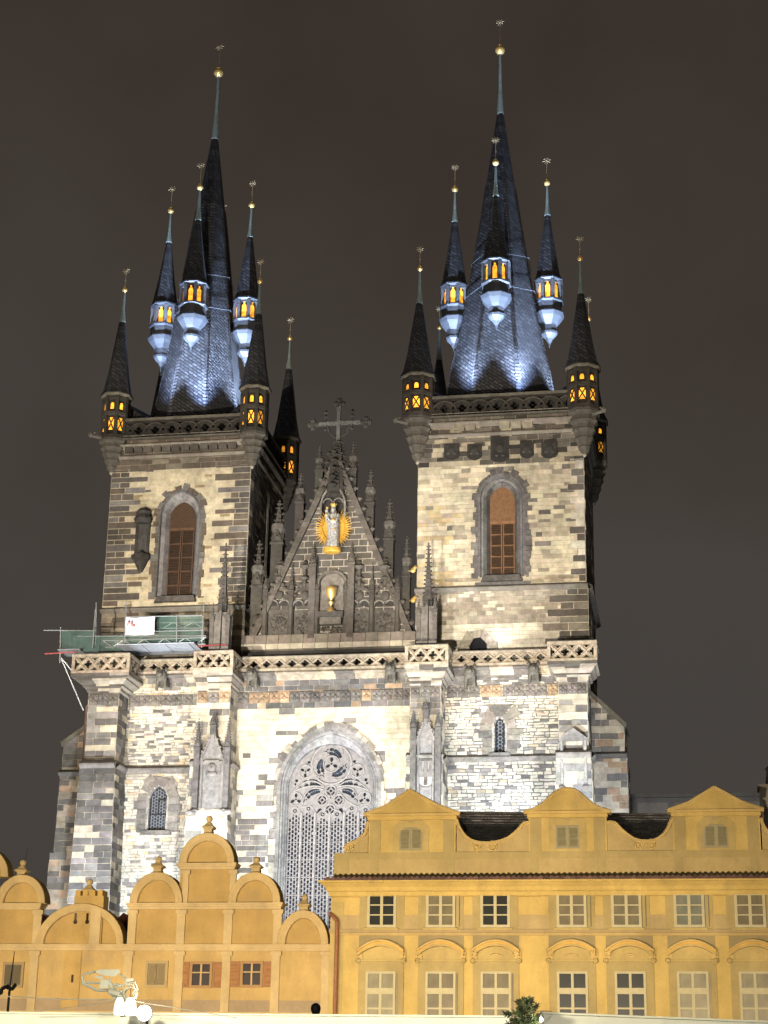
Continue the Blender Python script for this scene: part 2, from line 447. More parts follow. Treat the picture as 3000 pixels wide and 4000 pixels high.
def crockets(mb, x, y, z0, z1, r0, r1, n, size, col):
    for k in range(n):
        t = (k+.5)/n; z = z0+(z1-z0)*t; r = r0+(r1-r0)*t
        for dx, dy in ((1, 0), (-1, 0), (0, 1), (0, -1)):
            mb.octa((x+dx*(r+size*.5), y+dy*(r+size*.5), z), size*(1.1-.45*t), col, .8)
def pinnacle(mb, x, y, z0, zs, zt, w_, col, n=7, rot=PI/4):
    c1 = jit(col, .15); h = zs-z0
    mb.lathe([(w_*.5, z0), (w_*.5, zs-.15*min(1, h))], 4, x, y, PI/4, c1)
    mb.lathe([(w_*.58, zs-.15*min(1, h)), (w_*.62, zs-.05), (w_*.5, zs)], 4, x, y, PI/4, jit(col, .15))
    for sx_, sy_ in ((1, 0), (-1, 0), (0, 1), (0, -1)):     # gablets
        g = [(-w_*.5, 0), (w_*.5, 0), (0, w_*1.2)]
        if sx_: mb.face([(x+sx_*w_*.52, y+u, zs+v) for u, v in g], c1); mb.face([(x+sx_*w_*.52, y-w_*.5, zs), (x+sx_*w_*.52, y, zs+w_*1.2), (x, y, zs+w_*1.2)], c1)
        else: mb.face([(x+u, y+sy_*w_*.52, zs+v) for u, v in g], c1)
    mb.lathe([(w_*.42, zs), (w_*.07, zt-.25)], 4, x, y, PI/4, jit(col, .15))
    crockets(mb, x, y, zs+.15, zt-.35, w_*.45, w_*.10, n, max(.06, w_*.2), jit(col, .2))
    mb.octa((x, y, zt-.28), max(.1, w_*.3), col, .7); mb.octa((x, y, zt-.1), max(.05, w_*.14), col, 1.4)

def ledge(mb, x0, x1, yf, yb, z, h=.28, out=.22, col=GREY):
    # string course with sloped top, runs along x, front at yf
    for k in range(max(1, int((x1-x0)/1.3))):
        n = max(1, int((x1-x0)/1.3)); a = x0+(x1-x0)*k/n; b = x0+(x1-x0)*(k+1)/n; cc = jit(col, .15)
        prof = [(yf, z-h), (yf-out, z-h*.45), (yf-out, z-h*.2), (yf, z+.12)]
        for p, q in zip(prof[:-1], prof[1:]): mb.face([(a, p[0], p[1]), (b, p[0], p[1]), (b, q[0], q[1]), (a, q[0], q[1])], cc)
    for x in (x0, x1): mb.face([(x, yf, z-h), (x, yf-out, z-h*.45), (x, yf-out, z-h*.2), (x, yf, z+.12)], col)
def ledge_side(mb, X, y0, y1, z, h=.28, out=.22, col=GREY, sgn=1):
    prof = [(0, z-h), (out, z-h*.45), (out, z-h*.2), (0, z+.12)]
    for p, q in zip(prof[:-1], prof[1:]): mb.face([(X+sgn*p[0], y0, p[1]), (X+sgn*p[0], y1, p[1]), (X+sgn*q[0], y1, q[1]), (X+sgn*q[0], y0, q[1])], col)

# ---------------------------------------------------------------- lower front wall with the great window
gxc = PX(1285, 3150, YW); gzs = PZ(1285, 3080, YW)
ga, gh = 3.22, PZ(1292, 2830, YW)-gzs
gai, ghi = 2.62, PZ(1292, 2905, YW)-gzs
zw_top = PZ(1250, 2655, YW)                  # top of the wall under the cornice
zfr = PZ(1250, 2720, YW)
pier_x = [(PX(345, 2754, YP), PX(462, 2754, YP)), (PX(772, 2700, YP), PX(900, 2700, YP)), (PX(1603, 2700, YP), PX(1722, 2700, YP)), (PX(2180, 2671, YP), PX(2293, 2671, YP))]
lwx = PX(615, 3160, YW); lwz0 = PZ(615, 3245, YW); lwz1 = PZ(615, 3073, YW)
rwx = PX(1952, 2868, YW); rwz0 = PZ(1952, 2942, YW); rwz1 = PZ(1952, 2803, YW)
def pal_left(u, z):  # lower front palettes: dark stones lightened to paint in the floodlit bloom
    r = rng.random()
    if z > zfr+.75: return jit((.15, .14, .125) if r < .45 else (PALE if r < .75 else GREY), .2)
    if r < .06: return jit((.14, .13, .12), .25)
    if r < .19: return jit((.23, .21, .19), .25)
    if r < .27: return jit((.55, .42, .26), .1)
    return jit(CREAM, .14)
def pal_mid(u, z):
    r = rng.random()
    if z > PZ(1250, 2775, YW):
        return jit((.14, .135, .13), .3) if r < .55 else jit(GREY if r < .8 else PINK, .25)
    zz = PZ(1000, 3080, YW)
    if z < zz: return jit((.15, .14, .13), .35) if r < .3 else jit((.25, .235, .21), .3) if r < .52 else jit((.48, .43, .34), .15)
    if r < .04: return jit((.15, .14, .13), .2)
    if r < .07: return jit(GREY, .2)
    return jit((.57, .50, .37), .09)
wb = MB(); frw = frame_front(YW)
m1 = MORT; m2 = (.55, .50, .40)
hl = arch_hole(lwx, lwz0, lwz1-.75, .56, .8); hr_ = arch_hole(rwx, rwz0, rwz1-.5, .30, .5); hg = arch_hole(gxc, 0, gzs, ga-.1, gh-.12)
masonry(wb, frw, lambda z: (pier_x[0][1]-.3, pier_x[1][0]+.3), 6, zw_top, (.14, .23), (.22, .65), pal_left, (.30, .28, .25), [hl], .04, .04, .028)  # mortar darkened here too, recess shade in its colour
masonry(wb, frw, lambda z: (pier_x[1][1]-.3, pier_x[2][0]+.3), 6, zw_top, (.28, .38), (.5, 1.15), pal_mid, m2, [hg], .025, .03, .008)
def pal_right(u, z):
    r = rng.random()
    if z > zfr+.5: return jit((.15, .14, .13) if r < .45 else (CREAM if r < .75 else GREY), .2)
    if r < .05: return jit((.15, .14, .13), .25)
    if r < .15: return jit((.24, .22, .2), .3)
    if r < .21: return jit((.42, .34, .24), .2)
    return jit(CREAM, .14)
masonry(wb, frw, lambda z: (pier_x[2][1]-.3, pier_x[3][0]+.3), 6, zw_top, (.14, .23), (.25, .75), pal_right, (.17, .165, .16), [hr_], .05, .045, .034)  # mortar colour holds the shadow of the recessed joints
wb.box(pier_x[0][0], pier_x[3][1], YW+1.6, YW+1.9, 0, 26, (.05, .05, .05))
wb.box(pier_x[0][0], pier_x[3][1], YW+.02, YW+1.6, zw_top-.1, zw_top+.02, DARK)
wb.build('front_wall', STONE, church)

# string courses of the lower wall
sb = MB(); zA = PZ(600, 3000, YW); zB = PZ(1950, 2955, YW)
ledge(sb, pier_x[0][1], pier_x[1][0], YW-.03, YW, zA, .35, .3, (.22, .2, .18)); sb.build('string_course', CARVED, church)
sb = MB(); ledge(sb, pier_x[2][1], pier_x[3][0], YW-.03, YW, zB, .35, .3, (.22, .2, .18)); sb.build('string_course', CARVED, church)

# cornice and carved frieze between the piers
zc0 = zw_top; zc1 = PZ(1250, 2622, 103.6)
YB = 103.3                                   # balustrade line between the piers
def cornice(x0, x1, y_in, y_out, z0, z1, name='cornice'):
    mb = MB(); prof = [(y_in, z0), (y_in-.15, z0+.12), (y_in-.2, z0+.3), ((y_in+y_out)/2-.1, z0+(z1-z0)*.55), (y_out, z0+(z1-z0)*.75), (y_out, z1-.12), (y_out+.1, z1)]
    n = max(1, int((x1-x0)/1.2))
    for k in range(n):
        a = x0+(x1-x0)*k/n; b = x0+(x1-x0)*(k+1)/n; cc = jit((.36, .31, .235) if rng.random() < .75 else GREY, .2)
        for p, q in zip(prof[:-1], prof[1:]): mb.face([(a, p[0], p[1]), (b, p[0], p[1]), (b, q[0], q[1]), (a, q[0], q[1])], cc)
    for x in (x0, x1): mb.face([(x, p[0], p[1]) for p in prof]+[(x, y_in+.5, z1), (x, y_in+.5, z0)], (.2, .18, .15))
    mb.box(x0, x1, y_out+.12, 107, z1-.1, z1-.01, DARK)
    return mb.build(name, CARVED, church)
def frieze(x0, x1, y, z, s, name='frieze'):
    mb = MB(); n = max(1, int((x1-x0)/s))
    for k in range(n):
        xa = x0+(x1-x0)*k/n; xb = x0+(x1-x0)*(k+1)/n; xm = (xa+xb)/2; d = (xb-xa)/2
        cc = jit(PINK if rng.random() < .2 else GREY, .25)
        mb.box(xa+.02, xb-.02, y-.07, y, z-d, z+d, cc)
        for dx, dz in ((-.45, .45), (.45, .45), (-.45, -.45), (.45, -.45)):
            mb.ball((xm+dx*d, y-.09, z+dz*d), d*.4, 6, 4, cc, 1, .5, 1)
        mb.octa((xm, y-.12, z), d*.3, cc)
    return mb.build(name, CARVED, church)
for i in range(3):
    xa, xb = pier_x[i][1], pier_x[i+1][0]
    cornice(xa, xb, YW, YB-.1, zc0, zc1)
    frieze(xa+.1, xb-.1, YW-.03, PZ(1250 if i < 2 else 1950, 2722 if i < 2 else 2700, YW), .62)

# ---------------------------------------------------------------- balustrades
def bal_f(x0, P_=.80, zm=0.0, H=1.0):
    def f(X, Z):
        u = (X-x0)/P_; k = np.round(u); dx = (u-k)*P_; dz = Z-zm
        g = np.full(X.shape, 9.0)
        for a, b, r in ((.14, 0, .105), (-.14, 0, .105), (0, .17, .105), (0, -.17, .105), (0, 0, .09)):
            g = np.minimum(g, np.hypot(dx-a, dz-b)-r)
        d2 = (u-np.floor(u)-.5)*P_
        for sg in (1, -1):
            for a, b, r in ((0, .30, .085), (-.13, .40, .075), (.13, .40, .075), (0, .41, .09)):
                g = np.minimum(g, np.hypot(d2-a, dz-sg*b)-r)
        g = np.where(np.abs(dz) > H/2-.02, 9.0, g)
        return g
    return f
def balustrade(x0, x1, y, z0, z1, sides=0, name='balustrade', col=(.33, .275, .205)):
    mb = MB(); H = z1-z0; pz0, pz1 = z0+.14, z1-.2; zm = (pz0+pz1)/2
    n = max(2, round((x1-x0-.4)/.8)); P_ = (x1-x0-.4)/n
    plate(mb, bal_f(x0+.2, P_, zm, pz1-pz0), x0+.2, x1-.2, pz0, pz1, .045, y, y+.2, col)
    for k in range(n):                      # raised diagonal bars
        for a, b in ((pz0, pz1), (pz1, pz0)):
            mb.tube((x0+.2+k*P_, y-.01, a), (x0+.2+(k+1)*P_, y-.01, b), .065, .065, 4, jit(col, .1))
    mb.box(x0, x1, y-.12, y+.26, z0, pz0, jit(col, .1)); mb.box(x0, x1, y-.14, y+.28, pz1, z1-.06, jit(col, .1)); mb.box(x0+.03, x1-.03, y-.08, y+.22, z1-.06, z1, jit(GREY, .1))
    for x in (x0, x1-.2): mb.box(x, x+.2, y-.07, y+.23, pz0, pz1, jit(col, .1))
    if sides:                               # returns to both sides of a pier
        st = len(mb.v)
        ln = 2.3; m = max(2, round(ln/.8))
        for X in (x0+.05, x1-.25):
            mb.box(X-.04, X+.24, y+.29, y+ln, z0, pz0, col); mb.box(X-.06, X+.26, y+.29, y+ln, pz1, z1-.03, col)
            q = MB(); plate(q, bal_f(0, ln/m, zm, pz1-pz0), .29, ln, pz0, pz1, .06, 0, .2, col)
            for f, cc in zip(q.f, q.c): mb.face([(X+q.v[i][1], y+q.v[i][0], q.v[i][2]) for i in f], cc)
    return mb.build(name, CARVED, church)
zb0, zb1 = zc1+.01, PZ(1250, 2558, YB)
for i, (a, b) in enumerate(((pier_x[0][1]+.1, pier_x[1][0]-.1), (pier_x[1][1]+.1, pier_x[2][0]-.1), (pier_x[2][1]+.1, pier_x[3][0]-.1))):
    balustrade(a, b, YB, zb0, zb1)
YQ = 101.1
zq0, zq1 = PZ(850, 2617, YQ), PZ(850, 2540, YQ)
par_x = [(PX(282, 2590, YQ), PX(508, 2590, YQ)), (PX(757, 2580, YQ), PX(912, 2580, YQ)), (PX(1582, 2560, YQ), PX(1752, 2560, YQ)), (PX(2137, 2530, YQ), PX(2332, 2530, YQ))]

# ---------------------------------------------------------------- piers
def pal_pier(u, z):  # pier palettes: bloom put into the colour, dark blocks turned mid grey
    r = rng.random()
    return jit((.13, .12, .11), .3) if r < .55 else jit((.21, .195, .18), .2) if r < .78 else jit((.42, .37, .28), .15)
def pal_pier_pale(u, z):
    r = rng.random()
    return jit((.15, .14, .13), .3) if r < .22 else jit((.24, .225, .2), .2) if r < .42 else jit((.45, .40, .31), .15)
def make_pier(i):
    x0, x1 = pier_x[i]; mb = MB(); ztop = zq0-1.0
    pal = (pal_pier, pal_pier_pale, pal_pier_pale, pal_pier_pale)[i]
    zl = zA if i < 2 else zB-.2
    def sp(z):
        e = 0.0 if z > zl else .14+.022*(zl-z)
        return (x0-e, x1+e)
    def yf(z): return YP if z > zl else YP-.25
    for za, zb_, ybase in ((6, zl, YP-.25), (zl, ztop, YP)):
        masonry(mb, frame_front(ybase), sp, za, zb_, (.32, .45), (.45, 1.2), pal, MORT)
        zz = za
        while zz < zb_-.01:                  # side faces step out with the batter
            t = min(zb_, zz+1.2); e = 0 if za == zl else .14+.022*(zl-(zz+t)/2)
            masonry(mb, frame_right(x1+e), lambda z: (ybase, YW+.2), zz, t, (.32, .45), (.45, 1.1), pal, MORT)
            masonry(mb, frame_left(x0-e), lambda z: (ybase, YW+.2), zz, t, (.32, .45), (.45, 1.1), pal, MORT)
            zz = t
    ledge(mb, x0-.15, x1+.15, YP-.25, YP, zl, .4, .25, (.2, .18, .16)); ledge_side(mb, x1+.14, YP-.25, YW, zl, .4, .25, (.2, .18, .16))
    # spreading cap under the parapet
    a, b = par_x[i]; prev = (x0, x1, YP)
    steps = [(0.0, .0), (.1, .14), (.32, .14), (.42, .36), (.55, .34), (.78, .74), (.9, .74), (1.0, 1.0), (1.25, 1.0)]
    za = ztop; zz = zq0-ztop
    for (t0, e0), (t1, e1) in zip(steps[:-1], steps[1:]):
        k0, k1 = t0/1.25, t1/1.25
        A = (x0+(a-x0)*e0, x1+(b-x1)*e0, YP+(YQ-.1-YP)*e0, za+zz*k0); B = (x0+(a-x0)*e1, x1+(b-x1)*e1, YP+(YQ-.1-YP)*e1, za+zz*k1)
        n = 3
        for k in range(n):
            f = lambda Q, t: Q[0]+(Q[1]-Q[0])*t
            cc = jit((.34, .30, .24) if rng.random() < .65 else DARK, .2)
            mb.face([(f(A, k/n), A[2], A[3]), (f(A, (k+1)/n), A[2], A[3]), (f(B, (k+1)/n), B[2], B[3]), (f(B, k/n), B[2], B[3])], cc)
        for sx_ in (0, 1): mb.face([(A[sx_], A[2], A[3]), (B[sx_], B[2], B[3]), (B[sx_], YW, B[3]), (A[sx_], YW, A[3])], jit((.27, .24, .2), .2))
    mb.box(a, b, YQ-.09, YW+.4, zq0-.06, zq0-.005, (.3, .27, .22))
    o = mb.build('pier', STONE, church)
    frieze(x0+.02, x1-.02, YP-.03, ztop-.45, .55)
    balustrade(a, b, YQ, zq0, zq1, 1, 'pier_parapet')
    return o
for i in range(4): make_pier(i)

# gargoyles under the cornice
def gargoyle(px, py, Y0):
    x, z = PP(px, py, Y0); mb = MB(); cc = (.13, .12, .10)
    mb.box(x-.3, x+.3, Y0-.1, YW, z-.55, z-.2, cc)
    mb.ball((x, Y0-.35, z), .36, 10, 7, cc, 1, 1.3, 1.1); mb.ball((x, Y0-.8, z-.02), .2, 8, 6, cc, 1, 1.1, .8)
    for sg in (1, -1):
        mb.octa((x+sg*.27, Y0-.35, z+.35), .15, cc, 1.6); mb.ball((x+sg*.12, Y0-.72, z+.17), .06, 6, 4, (.05, .05, .05)); mb.tube((x+sg*.2, Y0-.3, z-.2), (x+sg*.28, Y0-.3, z-.9), .14, .08, 6, cc)
    mb.octa((x, Y0-.97, z-.06), .09, cc)
    mb.build('gargoyle', CARVED, church)
for px, py in ((637, 2645), (990, 2640), (1528, 2618), (1838, 2632), (2085, 2620)): gargoyle(px, py, 103.4)

# ---------------------------------------------------------------- great window
def rel(zx, zy): return ((zx-862)*.00437, (1032-zy)*.0046)
gw = MB()
rings = [(ga+.05, gh+.07, YW-.10), (ga-.22, gh-.28, YW-.10), (ga-.24, gh-.3, YW+.0), (ga-.34, gh-.42, YW-.03), (ga-.40, gh-.5, YW+.12), (ga-.46, gh-.58, YW+.09), (gai+.04, ghi+.05, YW+.28), (gai, ghi, YW+.25), (gai-.02, ghi-.02, YW+.75)]
arch_rings(gw, gxc, 6, gzs, rings, [(.20, .19, .18), (.17, .165, .16), (.22, .215, .21), (.18, .175, .175), (.22, .22, .22), (.2, .2, .2), (.22, .22, .225), (.22, .22, .225)], 18)
voussoirs(gw, gxc, 6, gzs, ga, gh, YW-.03, .12, .42, .4, mixpal((2, GREY), (1, PALE), (1, (.3, .27, .22))), .09, .5)
great = gw.build('great_window', CARVED, church)
circ = []
def c(x, z, r): circ.append((x, z, r))
def trefoil(cx, cz, r, ph=PI/2):
    for k in range(3):
        a = ph+k*2*PI/3
        for t, q in ((.42, .17), (.58, .24), (.74, .2)): c(cx+r*t*math.cos(a), cz+r*t*math.sin(a), r*q)
    c(cx, cz, r*.15)
def quarters(cx, cz, r):
    for k in range(4):
        a = PI/4+k*PI/2
        for da in (-.42, -.2, 0, .2, .42): c(cx+r*.72*math.cos(a+da), cz+r*.72*math.sin(a+da), r*.16)
    c(cx, cz, r*.3)
def mouchette(p0, p1, p2, wmax):
    for off, ts, k in ((.42, (.12, .2, .28, .36, .44), .40), (-.42, (.14, .22, .3, .38, .46), .40), (.5, (.6, .64), .42), (-.5, (.6, .64), .42), (0, (.80, .84, .88), .3), (.55, (.76,), .28), (-.55, (.76,), .28)):
        for t in ts:
            x = (1-t)**2*p0[0]+2*t*(1-t)*p1[0]+t*t*p2[0]; z = (1-t)**2*p0[1]+2*t*(1-t)*p1[1]+t*t*p2[1]
            dx = 2*(1-t)*(p1[0]-p0[0])+2*t*(p2[0]-p1[0]); dz = 2*(1-t)*(p1[1]-p0[1])+2*t*(p2[1]-p1[1]); l = math.hypot(dx, dz)
            ww = wmax*math.sin(PI*min(1, .12+t*.95))**.6
            c(x-dz/l*off*ww, z+dx/l*off*ww, max(.03, ww*k))
rc = rel(862, 690); RR = 1.2
trefoil(rc[0], rc[1]+.02, .44)
for k in range(3):
    a0 = PI*.95+k*2*PI/3
    g = lambda r, a: (rc[0]+r*math.cos(a), rc[1]+r*math.sin(a))
    mouchette(g(.55, a0-.5), g(1.05, a0+.35), g(1.02, a0+1.45), .28)
trefoil(*rel(492, 785), .36, -PI/2); trefoil(*rel(1232, 785), .36, -PI/2)
trefoil(*rel(370, 1150), .38); trefoil(*rel(1340, 1150), .38)
for sg in (1, -1):
    q = lambda zx, zy: (sg*rel(zx, zy)[0], rel(zx, zy)[1])
    mouchette(q(770, 985), q(560, 850), q(335, 1050), .27); mouchette(q(745, 1040), q(520, 1010), q(465, 1245), .26)
    for zx, zy, r in ((540, 660, .09), (515, 690, .06), (372, 905, .1), (355, 950, .07), (715, 1300, .13), (690, 1330, .09), (700, 880, .04)): x, z = q(zx, zy); c(x, z, r)
for zx, zy in ((862, 1045), (742, 1165), (975, 1165), (857, 1290)): quarters(*rel(zx, zy), .29)
c(*rel(860, 1135), .05)
lan = [(-2.19, -1.05), (-1.36, -.93), (-.47, -1.28), (.42, -1.28), (1.30, -.93), (2.16, -1.05)]
def trac(X, Z):
    x = X-gxc; z = Z-gzs
    g = np.full(X.shape, 9.0)
    for cx_, cz_, r in circ: g = np.minimum(g, np.hypot(x-cx_, z-cz_)-r)
    p, q = .19, .262
    for lx, lz in lan:
        u = x-lx; i_ = np.round(u/p-.5); dx = u-(i_+.5)*p; off = np.where(np.mod(i_, 2) == 0, 0.0, q/2)
        j_ = np.round((z-off)/q); dz = z-off-j_*q
        hx = np.maximum(np.abs(dx)/.060, (np.abs(dz)+np.abs(dx)*.55)/.112)-1
        bar = np.mod(z+.02, q*4); hx = np.where((bar < .05), 1.0, hx)
        top = lz-.35-np.abs(u)*.9
        ins = (np.abs(u) < .375) & (z < top)
        g = np.where(ins, np.minimum(g, hx*.06), g)
        g = np.minimum(g, np.abs(np.hypot(u, z-(lz-.2))-.09)-.03)     # small ring in each lancet head
    out = np.abs(x) < np.vectorize(lambda d: arch_half(gai, ghi, d))(z)
    return np.where(out, g, -1.0)
tb = MB(); plate(tb, trac, gxc-gai-.02, gxc+gai+.02, 7.5, gzs+ghi, .03, YW+.45, YW+.55, (.29, .29, .31))
tb.build('tracery', WHITESTONE, great)
rb = MB(); tc_ = (.36, .36, .38)
def ringm(cx_, cz_, r, w_=.05, a0=0, a1=2*PI, n=28):
    pts = [(gxc+cx_+r*math.cos(a0+(a1-a0)*k/n), YW+.42, gzs+cz_+r*math.sin(a0+(a1-a0)*k/n)) for k in range(n+1)]
    rb.path(pts, w_, 5, tc_)
ringm(rc[0], rc[1], RR+.04, .07); ringm(rc[0], rc[1], .5, .04)
for zx, zy in ((492, 785), (1232, 785), (370, 1150), (1340, 1150)): ringm(*rel(zx, zy), .40, .045)
for zx, zy in ((862, 1045), (742, 1165), (975, 1165), (857, 1290)): ringm(*rel(zx, zy), .33, .045)
for k in range(3):
    a0 = PI*.95+k*2*PI/3
    ringm(rc[0]+.62*math.cos(a0+.5), rc[1]+.62*math.sin(a0+.5), .58, .04, a0-.9, a0+1.5, 14)
for sg in (1, -1):
    for A in (((770, 1000), (560, 800), (320, 1060)), ((770, 1000), (540, 940), (320, 1060)), ((760, 1030), (480, 930), (460, 1262)), ((760, 1040), (660, 1200), (460, 1262))):
        pts = []
        for k in range(15):
            t = k/14; x = sum(w_*rel(*a)[0] for w_, a in zip(((1-t)**2, 2*t*(1-t), t*t), A)); z = sum(w_*rel(*a)[1] for w_, a in zip(((1-t)**2, 2*t*(1-t), t*t), A))
            pts.append((gxc+sg*x, YW+.42, gzs+z))
        rb.path(pts, .045, 5, tc_)
for lx, lz in lan:
    rb.path([(x, YW+.43, z) for x, z in arch_pts(gxc+lx, gzs+lz-.75, gzs+lz-.55, .41, .6, 8)], .04, 5, tc_)
rb.build('tracery_ribs', WHITESTONE, great)
for lx in (-1.78, -.92, -.03, .86, 1.73):
    q = MB(); q.lathe([(.08, 7.5), (.08, gzs-1.35)], 6, gxc+lx, YW+.4, 0, tc_); q.box(gxc+lx-.12, gxc+lx+.12, YW+.3, YW+.5, gzs-2.72, gzs-2.55, tc_); q.build('mullion', WHITESTONE, great)
q = MB(); q.prism(arch_pts(gxc, 7, gzs, gai+.1, ghi+.1), YW+.70, YW+.72); q.build('glass', GLASS, great)

# ---------------------------------------------------------------- small windows of the lower wall
def small_window(xc, z0, z1, a, h, lead, pal, vmin, vmax, casement=False):
    mb = MB(); zs = z1-h
    arch_rings(mb, xc, z0, zs, [(a+.18, h+.2, YW-.07), (a+.08, h+.1, YW-.07), (a, h, YW+.2), (a, h, YW+.4)], [(.3, .28, .26)]*3, 8)
    voussoirs(mb, xc, z0-.1, zs, a+.16, h+.18, YW-.02, vmin, vmax, .4, pal, .06, .42)
    mb.prism([(xc-a-.45, z0-.25), (xc+a+.45, z0-.25), (xc+a+.3, z0), (xc-a-.3, z0)], YW-.22, YW+.1, GREY)
    o = mb.build('lancet_window', CARVED, church)
    g = MB(); g.prism(arch_pts(xc, z0, zs, a, h, 8), YW+.30, YW+.32); g.build('glass', GLASS, o)
    g = MB()
    p, q = lead, lead*1.15
    def f(X, Z):
        u = X-xc; i_ = np.round(u/p); dx = u-i_*p; off = np.where(np.mod(i_, 2) == 0, 0.0, q/2); dz = Z-off-np.round((Z-off)/q)*q
        hx = np.maximum(np.abs(dx)/(p*.41), (np.abs(dz)+np.abs(dx)*.5)/(q*.46))-1
        out = np.abs(u) < np.vectorize(lambda d: arch_half(a, h, d))(Z-zs)
        return np.where(out, hx*.1, -1.0)
    plate(g, f, xc-a, xc+a, z0, z1, .03, YW+.24, YW+.26, (.28, .3, .33)); g.build('lattice', WHITESTONE, o)
    fr = MB()
    for a_, b_ in zip(arch_pts(xc, z0, zs, a-.03, h-.03, 8)[:-1], arch_pts(xc, z0, zs, a-.03, h-.03, 8)[1:]): fr.tube((a_[0], YW+.18, a_[1]), (b_[0], YW+.18, b_[1]), .04, .04, 4, (.9, .9, .95))
    fr.box(xc-a, xc+a, YW+.15, YW+.2, z0, z0+.08, (.9, .9, .95)); zz = z0+(z1-z0)*(.36 if casement else .5); fr.box(xc-a, xc+a, YW+.15, YW+.2, zz, zz+.05, (.9, .9, .95))
    if casement:
        fr.box(xc-.02, xc+.03, YW+.13, YW+.18, zz+.05, zz+.95, (.9, .9, .95)); fr.box(xc-.02, xc+a, YW+.13, YW+.18, zz+.9, zz+.96, (.9, .9, .95))
    fr.build('frame', SHEET, o)
small_window(lwx, lwz0, lwz1, .54, .85, .17, mixpal((3, (.24, .215, .185)), (1, GREY)), .45, .85, True)
small_window(rwx, rwz0, rwz1, .28, .5, .2, mixpal((3, (.24, .215, .18)), (1, GREY)), .5, 1.05)

# ---------------------------------------------------------------- outer side buttresses
def side_buttress(left):
    mb = MB(); Y0 = 106.0
    if left:
        xi = pier_x[0][0]+.3; zt = PZ(340, 2770, Y0); z1 = PZ(250, 2900, Y0); xo = PX(250, 2900, Y0); zl = PZ(240, 3015, Y0); zs = PZ(210, 3330, Y0); xo2 = PX(235, 3050, Y0); xo3 = PX(190, 3400, Y0)
        def sp(z):
            if z > z1: return (xo+(xi-xo)*(z-z1)/(zt-z1), xi)
            if z > zl: return (xo, xi)
            if z > zs: return (xo2-.012*(zl-z), xi)
            return (xo3-.02*(zs-z), xi)
    else:
        xi = pier_x[3][1]-.3; zt = PZ(2295, 2695, Y0); z1 = PZ(2437, 2828, Y0); xo = PX(2437, 2828, Y0); zl = PZ(2445, 2943, Y0); xo2 = xo+.12
        def sp(z):
            if z > z1: return (xi, xo+(xi-xo)*(z-z1)/(zt-z1))
            if z > zl: return (xi, xo)
            return (xi, xo2)
    pl = mixpal((4, (.42, .37, .29)), (1, DARK), (2, GREY), (1, PINK)) if not left else mixpal((3, (.12, .11, .095)), (2, GREY), (3, (.33, .28, .21)), (1, PINK))
    masonry(mb, frame_front(Y0), sp, 6, zt-.05, (.3, .48), (.4, 1.2), pl, MORT)
    a, b = sp(zl+.05); ledge(mb, min(a, b)-.15, max(a, b)+.15, Y0-.03, Y0, zl, .3, .25, (.14, .13, .12))
    zz = 6
    while zz < z1:                             # outer return face
        t = min(z1, zz+1.5); q = sp((zz+t)/2); X = q[0] if left else q[1]
        masonry(mb, (frame_left if left else frame_right)(X), lambda z: (Y0, Y0+4), zz, t, (.3, .5), (.5, 1.2), pl, MORT); zz = t
    # weathered slope
    c1 = (xo, z1); c2 = (xi, zt)
    dx = -.18 if left else .18
    mb.face([(c1[0]+dx, Y0-.15, c1[1]), (c2[0], Y0-.15, c2[1]+.2), (c2[0], Y0+4, c2[1]+.2), (c1[0]+dx, Y0+4, c1[1])], (.12, .12, .08))
    mb.face([(c1[0]+dx, Y0-.15, c1[1]), (c2[0], Y0-.15, c2[1]+.2), (c2[0], Y0-.15, c2[1]-.1), (c1[0]+dx*.6, Y0-.15, c1[1]-.3)], (.13, .12, .09))
    mb.face([(c1[0]+dx*.6, Y0-.15, c1[1]-.3), (c2[0], Y0-.15, c2[1]-.1), (c2[0], Y0, c2[1]-.1), (c1[0]+dx*.6, Y0, c1[1]-.3)], (.13, .12, .09))
    mb.build('side_buttress', STONE, church)
side_buttress(True); side_buttress(False)
# drainpipe by the left buttress
q = MB(); q.path([(PX(348, 2760, 103.6), 103.4, PZ(348, 2760, 103.6)), (PX(330, 3050, 103.6), 103.4, PZ(330, 3050, 103.6)), (PX(285, 3500, 103.6), 103.4, PZ(285, 3500, 103.6)), (PX(275, 3600, 103.6), 103.4, 8)], .16, 8, (1, 1, 1)); q.build('drainpipe', plain_mat('rusty_pipe', (.10, .06, .045), .7, 0, .3, 3), church)

